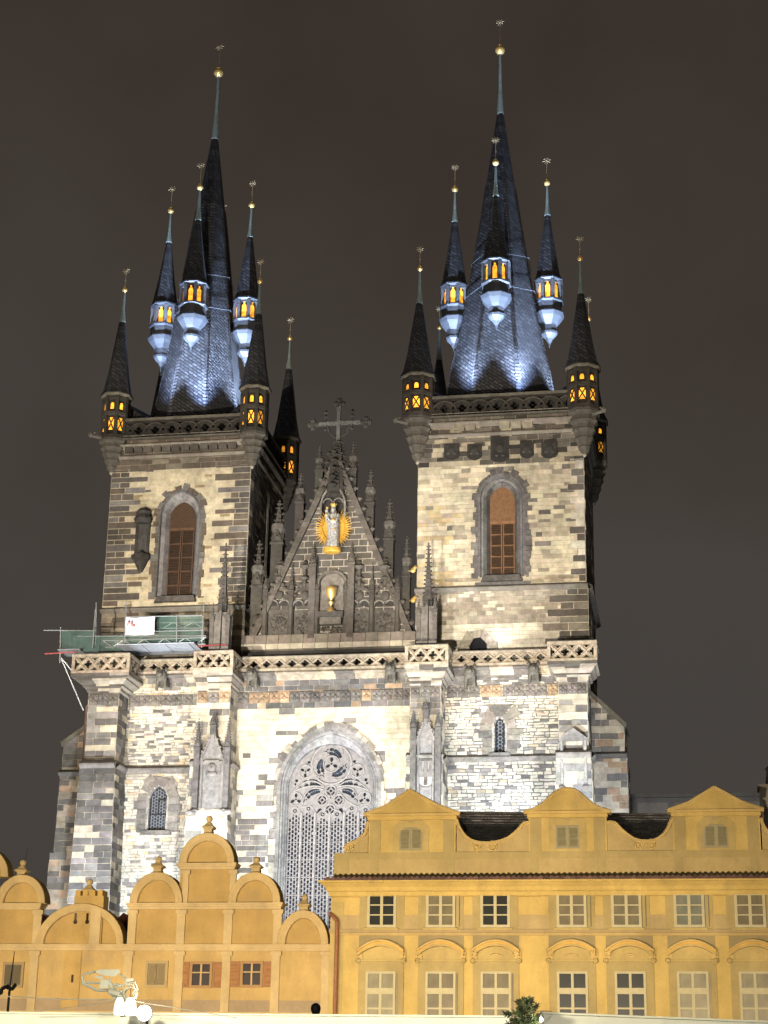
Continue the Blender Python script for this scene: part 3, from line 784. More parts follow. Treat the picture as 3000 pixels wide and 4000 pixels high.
# ---------------------------------------------------------------- niches with canopies on the two middle piers
def niche(i, px0, px1, ytop, ygab, ybot, crest):
    x0, x1 = PX(px0, 3000, YP-.5), PX(px1, 3000, YP-.5); xm = (x0+x1)/2; Y0 = YP-.28
    zt = PZ(830, ytop, Y0-.2); zg = PZ(830, ygab, Y0-.2); zb_ = PZ(830, ybot, Y0-.2); w_ = x1-x0
    mb = MB(); cc = (.22, .205, .19)
    for s in (0, 1):                          # colonettes and their pinnacles
        x = x0+.17+s*(w_-.34)
        pinnacle(mb, x, Y0-.2, zb_, zg+.2, zt-.5, .34, (.115, .107, .10), 8)
        mb.lathe([(.09, zb_), (.09, zg)], 8, x+(.28 if s == 0 else -.28), Y0-.12, 0, jit(cc))
        mb.octa((x, Y0-.25, zb_-.15), .32, cc, .7); mb.ball((x+(-.2 if s == 0 else .2), Y0-.4, zb_-.3), .22, 8, 6, cc, 1.4, 1, .8)
    # gablet
    zap = zg+(zt-zg)*.45
    mb.prism([(x0+.3, zg-.9), (x1-.3, zg-.9), (x1-.3, zg-.75), (xm, zap-.1), (x0+.3, zg-.75)], Y0-.14, Y0+.3, cc)
    for s in (-1, 1): mb.tube((xm+s*(w_/2-.28), Y0-.2, zg-.85), (xm, Y0-.2, zap), .07, .07, 5, jit(cc)); crock = [mb.octa((xm+s*(w_/2-.3)*(1-t), Y0-.22, zg-.8+(zap-zg+.8)*t+.12), .11, cc) for t in (.2, .45, .7)]
    mb.lathe([(.15, zap-.5), (.13, zap+.2)], 6, xm, Y0-.2, 0, cc); pinnacle(mb, xm, Y0-.2, zap-.2, zap+.4, zt, .36, (.105, .098, .09), 6)
    mb.prism([(x0+.35, zb_), (x1-.35, zb_), (x1-.35, zg-.9), (x0+.35, zg-.9)], Y0-.06, Y0+.3, (.22, .21, .2))
    o = mb.build('niche', CARVED, church)
    if not crest:
        q = MB(); zc = PZ(830, 3000, Y0); q.ball((xm, Y0-.15, zc), .24, 10, 8, cc, 1, .9, 1.25); q.ball((xm, Y0-.1, zc-.38), .34, 10, 6, cc, 1, .6, .55); q.ball((xm, Y0-.38, zc-.05), .06, 6, 5, cc); q.box(xm-.45, xm+.45, Y0-.25, Y0, zc+.3, zc+.42, cc)
        q.build('carved_head', CARVED, o)
    else:
        zc0 = PZ(1658, 3065, Y0); zc1 = PZ(1658, 2968, Y0); a = .56; q = MB(); sc_ = (.40, .38, .36)
        pts = [(xm-a, zc1), (xm-a, zc0+.45)]+[(xm-a*math.cos(PI*k/10), zc0+.45-.62*math.sin(PI*k/10)) for k in range(1, 10)]+[(xm+a, zc0+.45), (xm+a, zc1)]
        q.prism(pts, Y0-.10, Y0+.02, sc_)
        for p_, r_ in zip(pts, pts[1:]+pts[:1]): q.tube((p_[0], Y0-.1, p_[1]), (r_[0], Y0-.1, r_[1]), .05, .05, 4, jit(GREY))
        zm_ = zc0+.75; q.box(xm-a+.08, xm+a-.08, Y0-.17, Y0-.1, zm_-.32, zm_, GREY)       # wall with three towers and a gate
        for k in (-1, 0, 1):
            q.box(xm+k*.33-.11, xm+k*.33+.11, Y0-.18, Y0-.1, zm_+.003, zm_+.62, GREY); q.box(xm+k*.33-.15, xm+k*.33+.15, Y0-.2, Y0-.1, zm_+.62, zm_+.72, DARK)
        for k in range(5): q.box(xm-a+.12+k*.2, xm-a+.22+k*.2, Y0-.19, Y0-.1, zm_+.003, zm_+.1, GREY)
        q.box(xm-.1, xm+.1, Y0-.16, Y0-.1, zc0-.05, zm_-.33, DARK)
        q.build('coat_of_arms', CARVED, o)
niche(1, 757, 897, 2770, 2930, 3155, False)
niche(2, 1602, 1722, 2745, 2870, 3165, True)
# plain gabled niche on the right pier
q = MB(); Y0 = YP-.1; x0, x1 = PX(2187, 2880, Y0), PX(2292, 2880, Y0); z0 = PZ(2240, 2895, Y0); zt = PZ(2240, 2845, Y0)
q.prism([(x0-.05, z0), (x1+.05, z0), (x1+.05, z0+.12), ((x0+x1)/2, zt), (x0-.05, z0+.12)], Y0-.3, Y0+.2, (.25, .23, .21))
for s in (x0+.1, x1-.1): q.lathe([(.12, PZ(2240, 3070, Y0)), (.1, z0)], 6, s, Y0-.12, 0, (.3, .28, .25)); q.octa((s, Y0-.2, PZ(2240, 3075, Y0)), .22, (.2, .18, .16))
q.build('niche', CARVED, church)

# ================================================================== TOWERS
def finial(parent, x, y, z0, rb_, zball, rball, zstar, rstar):
    q = MB(); q.lathe([(rb_, z0), (rb_*1.1, z0+.02), (rb_*.55, z0+(zball-z0)*.35), (rb_*.3, zball-rball*.6)], 8, x, y, PI/8); q.lathe([(rb_*.66, z0+(zball-z0)*.3), (rb_*.66, z0+(zball-z0)*.3+.06)], 8, x, y, PI/8)
    q.build('spire_tip', COPPER, parent)
    q = MB(); q.ball((x, y, zball), rball, 18, 12); q.lathe([(rball*.5, zball+rball*.85), (rball*.62, zball+rball*1.0), (rball*.2, zball+rball*1.25)], 12, x, y)
    q.build('gilded_ball', GOLD, parent, smooth=True, merge=True)
    q = MB(); q.tube((x, y, zball+rball), (x, y, zstar), .03, .02, 6); q.octa((x, y, zball+rball+(zstar-zball)*.35), .06)
    q.ball((x, y, zstar), rstar*.28, 8, 6, sy=.5)
    for k in range(8):
        a = k*PI/4+.2; d = (math.cos(a), math.sin(a)); n = (-d[1], d[0]); r = rstar; m = rstar*.5; ww = rstar*.13
        p = [(x+d[0]*.05, y, zstar+d[1]*.05), (x+d[0]*m+n[0]*ww, y, zstar+d[1]*m+n[1]*ww), (x+d[0]*r, y, zstar+d[1]*r), (x+d[0]*m-n[0]*ww, y, zstar+d[1]*m-n[1]*ww)]
        f = (x+d[0]*m, y-.04, zstar+d[1]*m); g = (x+d[0]*m, y+.04, zstar+d[1]*m)
        for i in range(4): q.face([p[i], p[(i+1) % 4], f]); q.face([p[(i+1) % 4], p[i], g])
    q.build('star', STARGOLD, parent)

def oct_pt(cx, cy, r, i, du=0.0, off=0.0):
    # point on face i of an octagon (face normals at i*45 deg), du along the face, off outward
    a = i*PI/4; return (cx+(r+off)*math.cos(a)-du*math.sin(a), cy+(r+off)*math.sin(a)+du*math.cos(a))
def face_panel(mb, cx, cy, r, i, us, z_s, off, col=(1, 1, 1), th=.0):
    pts = []
    for u, z in zip(us, z_s): x, y = oct_pt(cx, cy, r, i, u, off); pts.append((x, y, z))
    mb.face(pts, col)
FRONT = (3, 4, 5, 6, 7, 0, 1)        # faces a viewer in the square can come to see (6 faces the square)

def corner_turret(x, y, z0, ze, zr, zb_, zst, r, corb):
    mb = MB(); dk = (.05, .043, .034); lt = (.15, .13, .095)
    ph = PI/8
    mid = z0+(ze-z0)*.55
    # open stone lantern: walls built as posts and bands around the openings
    inr = r-.12
    mb.lathe([(inr, z0), (inr, ze)], 8, x, y, ph, (.03, .026, .02), cap=False)
    for i in range(8):
        a = i*PI/4+ph; k = r/math.cos(PI/8)
        mb.lathe([(.11, z0), (.11, ze)], 4, x+(k-.08)*math.cos(a), y+(k-.08)*math.sin(a), a+PI/4, jit(dk))
    for za, zb2, e in ((z0-.12, z0+.28, .06), (mid-.13, mid+.22, .05), (ze-.35, ze-.05, .02)):
        mb.lathe([(r, za), (r+e, za+.08), (r+e, zb2-.08), (r, zb2)], 8, x, y, ph, jit(dk, .2))
    mb.lathe([(r+.02, ze-.05), (r+.16, ze+.04), (r+.16, ze+.14), (r+.02, ze+.2)], 8, x, y, ph, lt)
    # corbel
    prof = [(max(.12, r*.16), corb)]
    n = 5
    for k in range(n):
        t0 = (k+.35)/n; t1 = (k+.9)/n; zz = z0-.12-corb
        rr = r*(.18+.92*t1**.8); prof += [(rr*.80, corb+zz*t0), (rr*.92, corb+zz*(t0+.05)), (rr, corb+zz*(t0+.09)), (rr, corb+zz*(t1-.03)), (rr*.93, corb+zz*t1)]
    prof.append((r+.06, z0-.1)); mb.lathe(prof, 8, x, y, ph, (.105, .092, .073)); mb.ball((x, y, corb-.05), .16, 8, 6, (.3, .26, .2))
    o = mb.build('corner_turret', CARVED, church)
    rf = MB(); hgt = zr-ze
    rf.lathe([(r+.2, ze+.12), (r+.02, ze+.5), (r*.78, ze+hgt*.3), (.2, zr)], 8, x, y, ph); rf.build('turret_roof', SLATE, o)
    wq = r*math.tan(PI/8)-.13
    for i in FRONT:
        q = MB(); off = -.07
        za, zb2 = mid+.36, ze-.55; hw = wq*.5
        pts = [(-hw, za), (hw, za), (hw, zb2-.12), (hw*.5, zb2), (-hw*.5, zb2), (-hw, zb2-.12)]
        face_panel(q, x, y, r, i, [p[0] for p in pts], [p[1] for p in pts], off)
        q.build('window', GLOW, o)
        q = MB(); za, zb2 = z0+.52, mid-.26; hw = wq*.82
        pts = [(-hw, za), (hw, za), (hw, zb2-.2), (hw*.55, zb2), (-hw*.55, zb2), (-hw, zb2-.2)]
        face_panel(q, x, y, r, i, [p[0] for p in pts], [p[1] for p in pts], off)
        wd = q.build('window', GLOW, o)
        q = MB()                                # stone cross bars before the pane
        for sg in (1, -1):
            p1 = oct_pt(x, y, r, i, -sg*hw, -.02); p2 = oct_pt(x, y, r, i, sg*hw, -.02)
            q.tube((*p1, za), (*p2, zb2), .045, .045, 4, dk)
        q.build('tracery', CARVED, wd)
    finial(o, x, y, zr-.05, .2, zb_, .19, zst, .30)
    return o

def oriel(par, cx, cy, ze, zr, zb_, zst):
    # slate-clad lookout standing out from the spire on a metal bowl
    mb = MB(); ph = PI/8; r = .84; st = (.10, .095, .095)
    zw0, zw1 = ze-1.5, ze-.1
    mb.lathe([(r-.1, zw0), (r-.1, zw1)], 8, cx, cy, ph, (.02, .018, .015), cap=False)
    for i in range(8):
        a = i*PI/4+ph; k = (r-.03)/math.cos(PI/8); mb.lathe([(.12, zw0), (.12, zw1)], 4, cx+k*math.cos(a), cy+k*math.sin(a), a+PI/4, jit(st))
    mb.lathe([(r, zw1-.12), (r, zw1+.05)], 8, cx, cy, ph, st); mb.lathe([(r, zw0-.95), (r, zw0-.1), (r-.05, zw0+.02)], 8, cx, cy, ph, (.05, .05, .052))
    o = mb.build('oriel', CARVED, par)
    q = MB(); q.lathe([(.46, zw0-2.35), (.5, zw0-1.8)], 8, cx, cy, ph, (.04, .04, .042)); q.build('neck', CARVED, o)
    for prof, nm in (([(r, zw1+.02), (r+.14, zw1+.12), (r+.14, zw1+.22), (r-.1, zw1+.4)], 'metal_band'), ([(r, zw0-.2), (r+.14, zw0-.1), (r+.14, zw0+.02), (r, zw0+.06)], 'metal_band'),
                     ([(.47, zw0-1.85), (.62, zw0-1.65), (.9, zw0-1.25), (1.02, zw0-1.0), (1.02, zw0-.93), (r, zw0-.9)], 'metal_bowl'), ([(.02, zw0-3.4), (.08, zw0-3.1), (.25, zw0-2.75), (.52, zw0-2.45), (.56, zw0-2.3), (.4, zw0-2.28)], 'metal_bowl')):
        q = MB(); q.lathe(prof, 8, cx, cy, ph); q.build(nm, SHEET, o)
    rf = MB(); hgt = zr-ze; rf.lathe([(r+.12, ze+.1), (r-.02, ze+.45), (.55, ze+hgt*.42), (.17, zr)], 8, cx, cy, ph); rf.build('oriel_roof', SLATE, o)
    hw = r*math.tan(PI/8)-.19
    for i in FRONT:
        q = MB(); face_panel(q, cx, cy, r, i, [-hw, hw, hw, hw*.6, -hw*.6, -hw], [zw0+.08, zw0+.08, zw1-.45, zw1-.3, zw1-.3, zw1-.45], -.08)
        face_panel(q, cx, cy, r, i, [hw*.45*math.cos(k*PI/4) for k in range(8)], [zw1-.2+.09*math.sin(k*PI/4) for k in range(8)], -.08)
        q.build('window', GLOW, o)
    finial(o, cx, cy, zr-.05, .19, zb_, .23, zst, .32)
    return o

def spire(cx, cy, prof, zb_, zst):
    mb = MB(); ph = PI/8
    mb.lathe(prof, 8, cx, cy, ph)
    o = mb.build('spire', SLATE, church)
    q = MB(); k8 = 1/math.cos(PI/8)               # ridge slates, each its own little tile
    for i in range(8):
        a = i*PI/4+ph
        for (r0, z0), (r1, z1) in zip(prof[:-1], prof[1:]):
            n = max(1, int((z1-z0)/.24))
            for k in range(n):
                if z0+(z1-z0)*k/n > prof[-1][1]-6: continue
                t = k/n; t2 = (k+.72)/n; ra = (r0+(r1-r0)*t)*k8+.09; rb2 = (r0+(r1-r0)*t2)*k8+.05
                za, zb2 = z0+(z1-z0)*t, z0+(z1-z0)*t2; nx, ny = math.cos(a), math.sin(a); cc = jit((1, 1, 1), .45)
                for sg in (1, -1):
                    tx, ty = -math.sin(a)*sg, math.cos(a)*sg; wd = .17
                    A = (cx+ra*nx, cy+ra*ny, za); B = (cx+rb2*nx, cy+rb2*ny, zb2)
                    C_ = (cx+(ra-.09)*nx+tx*wd, cy+(ra-.09)*ny+ty*wd, za+.04); D_ = (cx+(rb2-.09)*nx+tx*wd, cy+(rb2-.09)*ny+ty*wd, zb2+.04)
                    q.face([A, C_, D_, B], cc)
    q.build('ridge_tiles', RIDGE, o)
    for zc in (prof[3][1]+2.9, prof[3][1]+5.6):   # lightning conductor rings
        def rad(z):
            for (r0, z0), (r1, z1) in zip(prof[:-1], prof[1:]):
                if z0 <= z <= z1: return r0+(r1-r0)*(z-z0)/(z1-z0)
        rr = rad(zc)*k8+.16; q = MB(); q.path([(cx+rr*math.cos(ph+i*PI/4), cy+rr*math.sin(ph+i*PI/4), zc+(.25 if i % 2 else 0)) for i in range(9)], .018, 5); q.build('conductor_wire', WIRE, o)
    finial(o, cx, cy, prof[-1][1]-.05, .23, zb_, .36, zst, .36)
    return o

def tower(x0, x1, zgal, left):
    y0, y1 = YT, YT+TD; mb = MB(); zl = 32.8 if left else 33.45; zt = zgal
    if left:
        wx = PX(699, 2150, YT); a, h = .87, 1.1; wz0, wz1 = PZ(695, 2333, YT), PZ(711, 1952, YT); ro, rt = .58, .68
    else:
        wx = PX(1960, 2080, YT); a, h = .80, .95; wz0, wz1 = PZ(1962, 2252, YT), PZ(1955, 1892, YT); ro, rt = .72, .72
    wzs = wz1-h
    hole = arch_hole(wx, wz0-.1, wzs, a+ro-.12, h+rt-.1)
    nzl = PZ(562, 2195, YT); nzt = PZ(570, 1990, YT)
    if left:
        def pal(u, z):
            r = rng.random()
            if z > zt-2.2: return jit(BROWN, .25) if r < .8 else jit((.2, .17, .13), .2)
            if z < zl: return jit(BROWN, .3) if r < .55 else jit((.25, .21, .15), .2)  # tower foot: the scaffold's shadow is put into browner blocks
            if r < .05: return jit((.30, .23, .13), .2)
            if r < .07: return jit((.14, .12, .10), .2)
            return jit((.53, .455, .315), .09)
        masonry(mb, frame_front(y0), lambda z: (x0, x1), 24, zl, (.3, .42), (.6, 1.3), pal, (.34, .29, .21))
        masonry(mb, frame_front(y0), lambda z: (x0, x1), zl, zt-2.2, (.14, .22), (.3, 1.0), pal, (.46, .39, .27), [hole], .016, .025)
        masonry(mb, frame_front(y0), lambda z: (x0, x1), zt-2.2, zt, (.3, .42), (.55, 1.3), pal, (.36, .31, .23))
    else:
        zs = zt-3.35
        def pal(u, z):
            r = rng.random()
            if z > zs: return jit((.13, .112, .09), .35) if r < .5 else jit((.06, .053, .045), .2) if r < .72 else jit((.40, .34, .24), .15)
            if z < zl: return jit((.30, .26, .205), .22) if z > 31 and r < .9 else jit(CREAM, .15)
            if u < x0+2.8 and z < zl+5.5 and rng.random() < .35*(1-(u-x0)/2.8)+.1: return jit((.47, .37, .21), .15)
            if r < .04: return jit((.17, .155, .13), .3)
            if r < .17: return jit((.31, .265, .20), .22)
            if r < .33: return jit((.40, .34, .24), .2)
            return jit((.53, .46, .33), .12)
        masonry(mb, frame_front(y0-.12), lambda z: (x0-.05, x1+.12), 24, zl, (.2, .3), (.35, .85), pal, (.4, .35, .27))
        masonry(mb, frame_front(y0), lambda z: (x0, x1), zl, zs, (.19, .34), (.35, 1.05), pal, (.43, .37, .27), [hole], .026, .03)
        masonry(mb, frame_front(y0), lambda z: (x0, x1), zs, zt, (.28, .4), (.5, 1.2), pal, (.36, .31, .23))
    dq = mixpal((5, DARK), (3, BROWN), (1, GREY))
    if left:
        quoins(mb, frame_front(y0), x0, 1, zl+.2, zt-2.1, (.32, .5), ((1.0, 1.7), (1.9, 2.6)), dq); quoins(mb, frame_front(y0), x1, -1, zl+.2, zt-2.1, (.32, .5), ((.9, 1.5), (1.7, 2.5)), dq)
    else:
        quoins(mb, frame_front(y0), x1, -1, zl+.2, zt-3.2, (.42, .6), ((.45, .6), (.8, 1.1)), mixpal((4, DARK), (2, CREAM), (1, GREY))); quoins(mb, frame_front(y0-.12), x1+.12, -1, 26, zl-.3, (.4, .55), ((1.2, 2.0), (2.2, 3.2)), mixpal((3, DARK), (2, (.22, .19, .15))))
    side = mixpal((3, (.16, .14, .11)), (2, DARK), (1, PALE))  # both side faces: shade of the unlit sides put into darker stones
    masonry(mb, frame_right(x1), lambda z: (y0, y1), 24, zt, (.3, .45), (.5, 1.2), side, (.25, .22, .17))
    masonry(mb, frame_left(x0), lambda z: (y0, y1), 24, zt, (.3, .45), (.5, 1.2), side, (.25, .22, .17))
    mb.box(x0+.02, x1-.02, y1-.3, y1, 10, zt, DARK); mb.box(x0+.02, x1-.02, y0+.9, y0+1.2, 24, zt, (.02, .02, .02))
    # ledge below the belfry storey
    ledge(mb, x0-.1, x1+.1, y0-(.03 if left else .15), y0, zl, .3, .28, (.20, .18, .15)); ledge_side(mb, x1+.1, y0, y1, zl, .3, .28)
    # corbelled top: cornice courses below the gallery
    for zz, o_, hh in ((zt-1.15, .18, .22), (zt-.35, .38, .35)):
        ledge(mb, x0-.05, x1+.05, y0-.03, y0, zz, hh, o_, (.22, .19, .15)); ledge_side(mb, x1, y0, y1, zz, hh, o_, (.2, .17, .14)); ledge_side(mb, x0, y0, y1, zz, hh, o_, (.2, .17, .14), -1)
    for k in range(12):
        xa = x0+.9+(x1-x0-1.8)*k/12; xb = x0+.9+(x1-x0-1.8)*(k+.86)/12
        if left or k in (2, 3, 6, 7, 8): mb.box(xa, xb, y0-.33, y0, zt-.95, zt-.45, jit((.10, .085, .07) if left else (.3, .26, .19), .3))
    ob = mb.build('tower', STONE, church)
    # gallery floor and pierced parapet
    g = MB(); cc = (.035, .03, .025); hp = 1.42
    g.box(x0-.45, x1+.45, y0-.45, y1+.45, zt-.02, zt+.12, (.13, .115, .09))
    def arcs(z0_):
        def f(X, Z):
            p = 1.15; gq = np.full(X.shape, 9.0)
            u = X-np.round(X/p)*p; dz = Z-z0_
            for a_, b_, r_ in ((.0, .3, .15), (-.17, .45, .12), (.17, .45, .12), (0, .62, .14)): gq = np.minimum(gq, np.hypot(u-a_, dz-b_)-r_)
            u2 = X-p/2-np.round((X-p/2)/p)*p
            for a_, b_, r_ in ((0, .85, .13), (-.18, .9, .09), (.18, .9, .09), (0, .12, .1), (0, .5, .11)): gq = np.minimum(gq, np.hypot(u2-a_, dz-b_)-r_)
            return np.where((dz < .06) | (dz > 1.06), 9.0, gq)
        return f
    z0_ = zt+.13
    plate(g, arcs(z0_), x0+.5, x1-.5, z0_, z0_+1.15, .06, y0-.28, y0-.05, cc)
    g.box(x0+.4, x1-.4, y0-.38, y0+.02, z0_+1.15, z0_+1.32, (.12, .105, .08)); g.box(x0+.3, x1-.3, y0-.45, y0-.28, z0_-.1, z0_+.06, (.16, .14, .11))
    p = 1.15; k = math.ceil((x0+.6)/p)
    while k*p < x1-.6:                       # interlaced arcs standing out from the parapet
        xx = k*p
        pts = [(xx+p*.72*math.cos(PI*j/10), y0-.31, z0_+.12+.85*math.sin(PI*j/10)) for j in range(11)]
        g.path([q_ for q_ in pts if x0+.5 < q_[0] < x1-.5], .05, 4, jit((.06, .052, .042), .2)); k += 1
    for X in (x1+.08, x0-.25):
        q = MB(); plate(q, arcs(z0_), y0+.5, y1-.5, z0_, z0_+1.15, .1, 0, .2, cc)
        for f, c2 in zip(q.f, q.c): g.face([(X+q.v[i][1], q.v[i][0], q.v[i][2]) for i in f], c2)
        g.box(X-.08, X+.28, y0+.5, y1-.5, z0_+1.15, z0_+1.32, (.17, .15, .12))
    g.box(x0+.4, x1-.4, y1+.02, y1+.3, z0_, z0_+1.3, cc)
    g.build('gallery', CARVED, church)
    # belfry window
    q = MB(); gr = (.15, .14, .135)
    if left: rg = [(a+ro, h+rt, y0-.10), (a+ro-.1, h+rt-.1, y0-.12), (a+ro-.16, h+rt-.17, y0+.02), (a+.2, h+.25, y0+.18), (a, h, y0+.55), (a, h, y0+.7)]
    else: rg = [(a+ro, h+rt, y0-.12), (a+ro-.18, h+rt-.2, y0-.12), (a+ro-.22, h+rt-.25, y0+.02), (a+ro-.34, h+rt-.36, y0-.03), (a+.24, h+.26, y0+.2), (a+.18, h+.2, y0+.16), (a, h, y0+.5), (a, h, y0+.7)]
    arch_rings(q, wx, wz0, wzs, rg, [gr, gr, (.22, .21, .2), gr, gr, gr, gr], 10)
    voussoirs(q, wx, wz0-.1, wzs, a+ro, h+rt, y0-.01, .1, .5, .4, mixpal((3, BROWN), (2, GREY)) if left else mixpal((3, (.12, .11, .10)), (1, GREY)), .08, .42)
    q.prism([(wx-a-.5, wz0-.35), (wx+a+.5, wz0-.35), (wx+a+.35, wz0+.02), (wx-a-.35, wz0+.02)], y0-.35, y0+.6, (.10, .09, .08))
    if not left: q.box(wx-a-.9, wx+a+1.0, y0-.1, y0, wz0-1.0, wz0-.36, (.17, .165, .16))
    win = q.build('belfry_window', CARVED, church)
    zt2 = wzs-(wz1-wz0)*(.12 if left else .24)
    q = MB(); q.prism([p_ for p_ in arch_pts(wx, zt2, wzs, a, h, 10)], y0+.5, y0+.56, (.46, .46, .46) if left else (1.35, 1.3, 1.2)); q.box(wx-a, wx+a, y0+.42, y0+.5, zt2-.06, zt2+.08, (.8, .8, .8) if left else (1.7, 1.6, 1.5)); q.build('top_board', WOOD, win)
    n = 5
    for s in (0, 1):
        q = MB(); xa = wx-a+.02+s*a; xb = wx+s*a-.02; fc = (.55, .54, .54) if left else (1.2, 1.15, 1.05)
        q.box(xa, xa+.08, y0+.46, y0+.54, wz0, zt2-.06, fc); q.box(xb-.08, xb, y0+.46, y0+.54, wz0, zt2-.06, fc)
        for k in range(n+1): zz = wz0+(zt2-.06-wz0)*k/n; q.box(xa+.08, xb-.08, y0+.46, y0+.54, max(wz0, zz-.045), min(zt2-.06, zz+.045), fc)
        q.box(xa+.08, xb-.08, y0+.56, y0+.58, wz0, zt2-.06, (.25, .25, .25))
        for k in range(n):
            za = wz0+(zt2-.06-wz0)*k/n+.08; zb2 = wz0+(zt2-.06-wz0)*(k+1)/n-.08; m = int((zb2-za)/.11)
            for j in range(m):
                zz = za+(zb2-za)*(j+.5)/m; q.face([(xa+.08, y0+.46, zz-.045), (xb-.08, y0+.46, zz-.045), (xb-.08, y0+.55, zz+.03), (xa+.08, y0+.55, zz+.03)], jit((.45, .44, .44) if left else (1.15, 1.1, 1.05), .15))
        q.build('louvred_shutter', WOOD, win)
    return ob, zt
ZL = PZ(700, 1712, YT); ZR = PZ(1950, 1625, YT)
tower(LX0, LX1, ZL, True); tower(RX0, RX1, ZR, False)
# side opening of the left tower
q = MB(); pts = arch_pts(YT+5.2, 36.0, 40.6, .55, .9, 8)
q.face([(LX1+.05, u, v) for u, v in pts], (.02, .018, .016))
for p_, r_ in zip(pts[:-1], pts[1:]): q.tube((LX1+.07, *p_), (LX1+.07, *r_), .12, .12, 5, (.18, .16, .13))
q.build('side_window', CARVED, church)
# blank statue niche on the left tower
q = MB(); x0, x1 = PX(540, 2100, YT), PX(578, 2100, YT); z0, z1 = PZ(555, 2180, YT), PZ(563, 2010, YT); xm = (x0+x1)/2; cc = (.06, .054, .048)
q.box(x0, x1, YT-.08, YT, z0, z1-.6, (.085, .08, .075)); q.box(x0-.18, x0+.02, YT-.12, YT, z0, z1, cc); q.box(x1-.02, x1+.14, YT-.13, YT, z0, z1, cc)
q.lathe([(.1, z0-1.0), (.3, z0-.6), (.45, z0-.25), (.62, z0-.1), (.62, z0+.12)], 8, xm, YT-.1, PI/8, cc); q.lathe([(.5, z1-.7), (.6, z1-.4), (.45, z1-.1), (.5, z1+.1), (.3, z1+.35)], 8, xm, YT-.1, PI/8, (.06, .055, .05)); q.octa((xm, YT-.3, z0+.3), .2, (.06, .06, .05))
q.build('statue_niche', CARVED, church)
# five weathered shields under the gallery of the right tower
for px0, px1, py0, py1 in ((1735, 1795, 1735, 1797), (1826, 1883, 1737, 1797), (1917, 1990, 1708, 1805), (2032, 2086, 1730, 1790), (2115, 2179, 1728, 1790)):
    q = MB(); a0, a1 = PX(px0, 1760, YT), PX(px1, 1760, YT); z1, z0 = PZ((px0+px1)/2, py0, YT), PZ((px0+px1)/2, py1, YT); m = (a0+a1)/2
    q.prism([(a0, z1), (a0, z0+.2), (a0+.15, z0+.05), (m, z0-.04), (a1-.15, z0+.05), (a1, z0+.2), (a1, z1)], YT-.14, YT, (.05, .044, .038))
    q.prism([(a0+.14, z1-.14), (a0+.14, z0+.28), (m, z0+.1), (a1-.14, z0+.28), (a1-.14, z1-.14)], YT-.2, YT-.14, jit((.042, .038, .034), .2)); q.ball((m, YT-.2, (z0+z1)/2+.05), .26, 8, 6, (.055, .05, .044), 1, .4, 1.2)
    q.octa((m-.2, YT-.2, z0+.4), .12, (.09, .08, .07)); q.octa((m+.2, YT-.2, z0+.4), .12, (.09, .08, .07)); q.build('stone_shield', CARVED, church)
# arched door on the right tower behind the balustrade
q = MB(); ax, az = PX(1868, 2512, YT-.15), PZ(1868, 2525, YT-.15)
voussoirs(q, ax, az-1, az+.0, .55, .6, YT-.15, .5, .75, .4, mixpal((1, (.3, .26, .2)), (1, (.24, .21, .17))), .08, .5, True); q.prism(arch_pts(ax, az-2, az, .56, .6, 8), YT-.19, YT-.14, (.01, .01, .012)); q.build('doorway', CARVED, church)

# spires, oriels, turrets
SL = (-33.0, YT+4.9); SR = (-11.78, YT+5.3)
sl = spire(*SL, [(3.35, ZL+.1), (2.98, 48), (2.72, 49.4), (2.28, 52.6), (1.82, 56.8), (1.25, 62), (.22, 70.3)], 76.0, 78.25)
sr = spire(*SR, [(3.9, ZR+.1), (3.5, 49), (3.22, 50.6), (2.75, 52.8), (2.02, 57.4), (1.3, 62.4), (.23, 70.8)], 76.2, 78.6)
for cx, cy, d, z, o in ((*SL, 3.05, 56.65, sl), (*SR, 3.3, 57.0, sr)):
    for dx, dy in ((0, -1), (-1, 0), (1, 0), (0, 1)):
        oriel(church, cx+dx*d, cy+dy*d, z, z+5.3, z+7.9, z+9.7)
for x0, x1, zt, r, t in ((LX0, LX1, ZL, .86, 0), (RX0, RX1, ZR, .96, .25)):
    for x in (x0-.05, x1+.05):
        for y in (YT+.05, YT+TD-.05):
            corner_turret(x, y, zt+.05, 47.65+t, 53.4+t*.3, 55.85+t*.8, 57.35+t*.8, r, zt-(2.2 if t == 0 else 2.9))
# low roofs running from the spires to the corner turrets
for (cx, cy), x0, x1, zt in ((SL, LX0, LX1, ZL), (SR, RX0, RX1, ZR)):
    for tx in (x0+.3, x1-.3):
        for ty in (YT+.4, YT+TD-.4):
            q = MB(); A = Vector((tx, ty, 0)); B = Vector((cx, cy, 0)); d = (B-A).normalized(); n = Vector((-d.y, d.x, 0)); A2 = A+d*.5; B2 = A+d*((B-A).length-1.8)
            za, zb2 = 47.5, 46.7
            for sg in (1, -1): q.face([tuple(A2+n*sg*.6+Vector((0, 0, za-.6))), tuple(B2+n*sg*1.2+Vector((0, 0, zb2-1.1))), tuple(B2+Vector((0, 0, zb2))), tuple(A2+Vector((0, 0, za)))], (1, 1, 1), [(0, 0), (4, 0), (4, 1.2), (0, 1.2)])
            for sg in (1, -1): q.face([tuple(A2+n*sg*.6+Vector((0, 0, za-.6))), tuple(B2+n*sg*1.2+Vector((0, 0, zb2-1.1))), tuple(B2+n*sg*1.2+Vector((0, 0, zt))), tuple(A2+n*sg*.6+Vector((0, 0, zt)))], (1, 1, 1), [(0, 0), (4, 0), (4, 1.2), (0, 1.2)])
            q.build('turret_link_roof', SLATE, church)

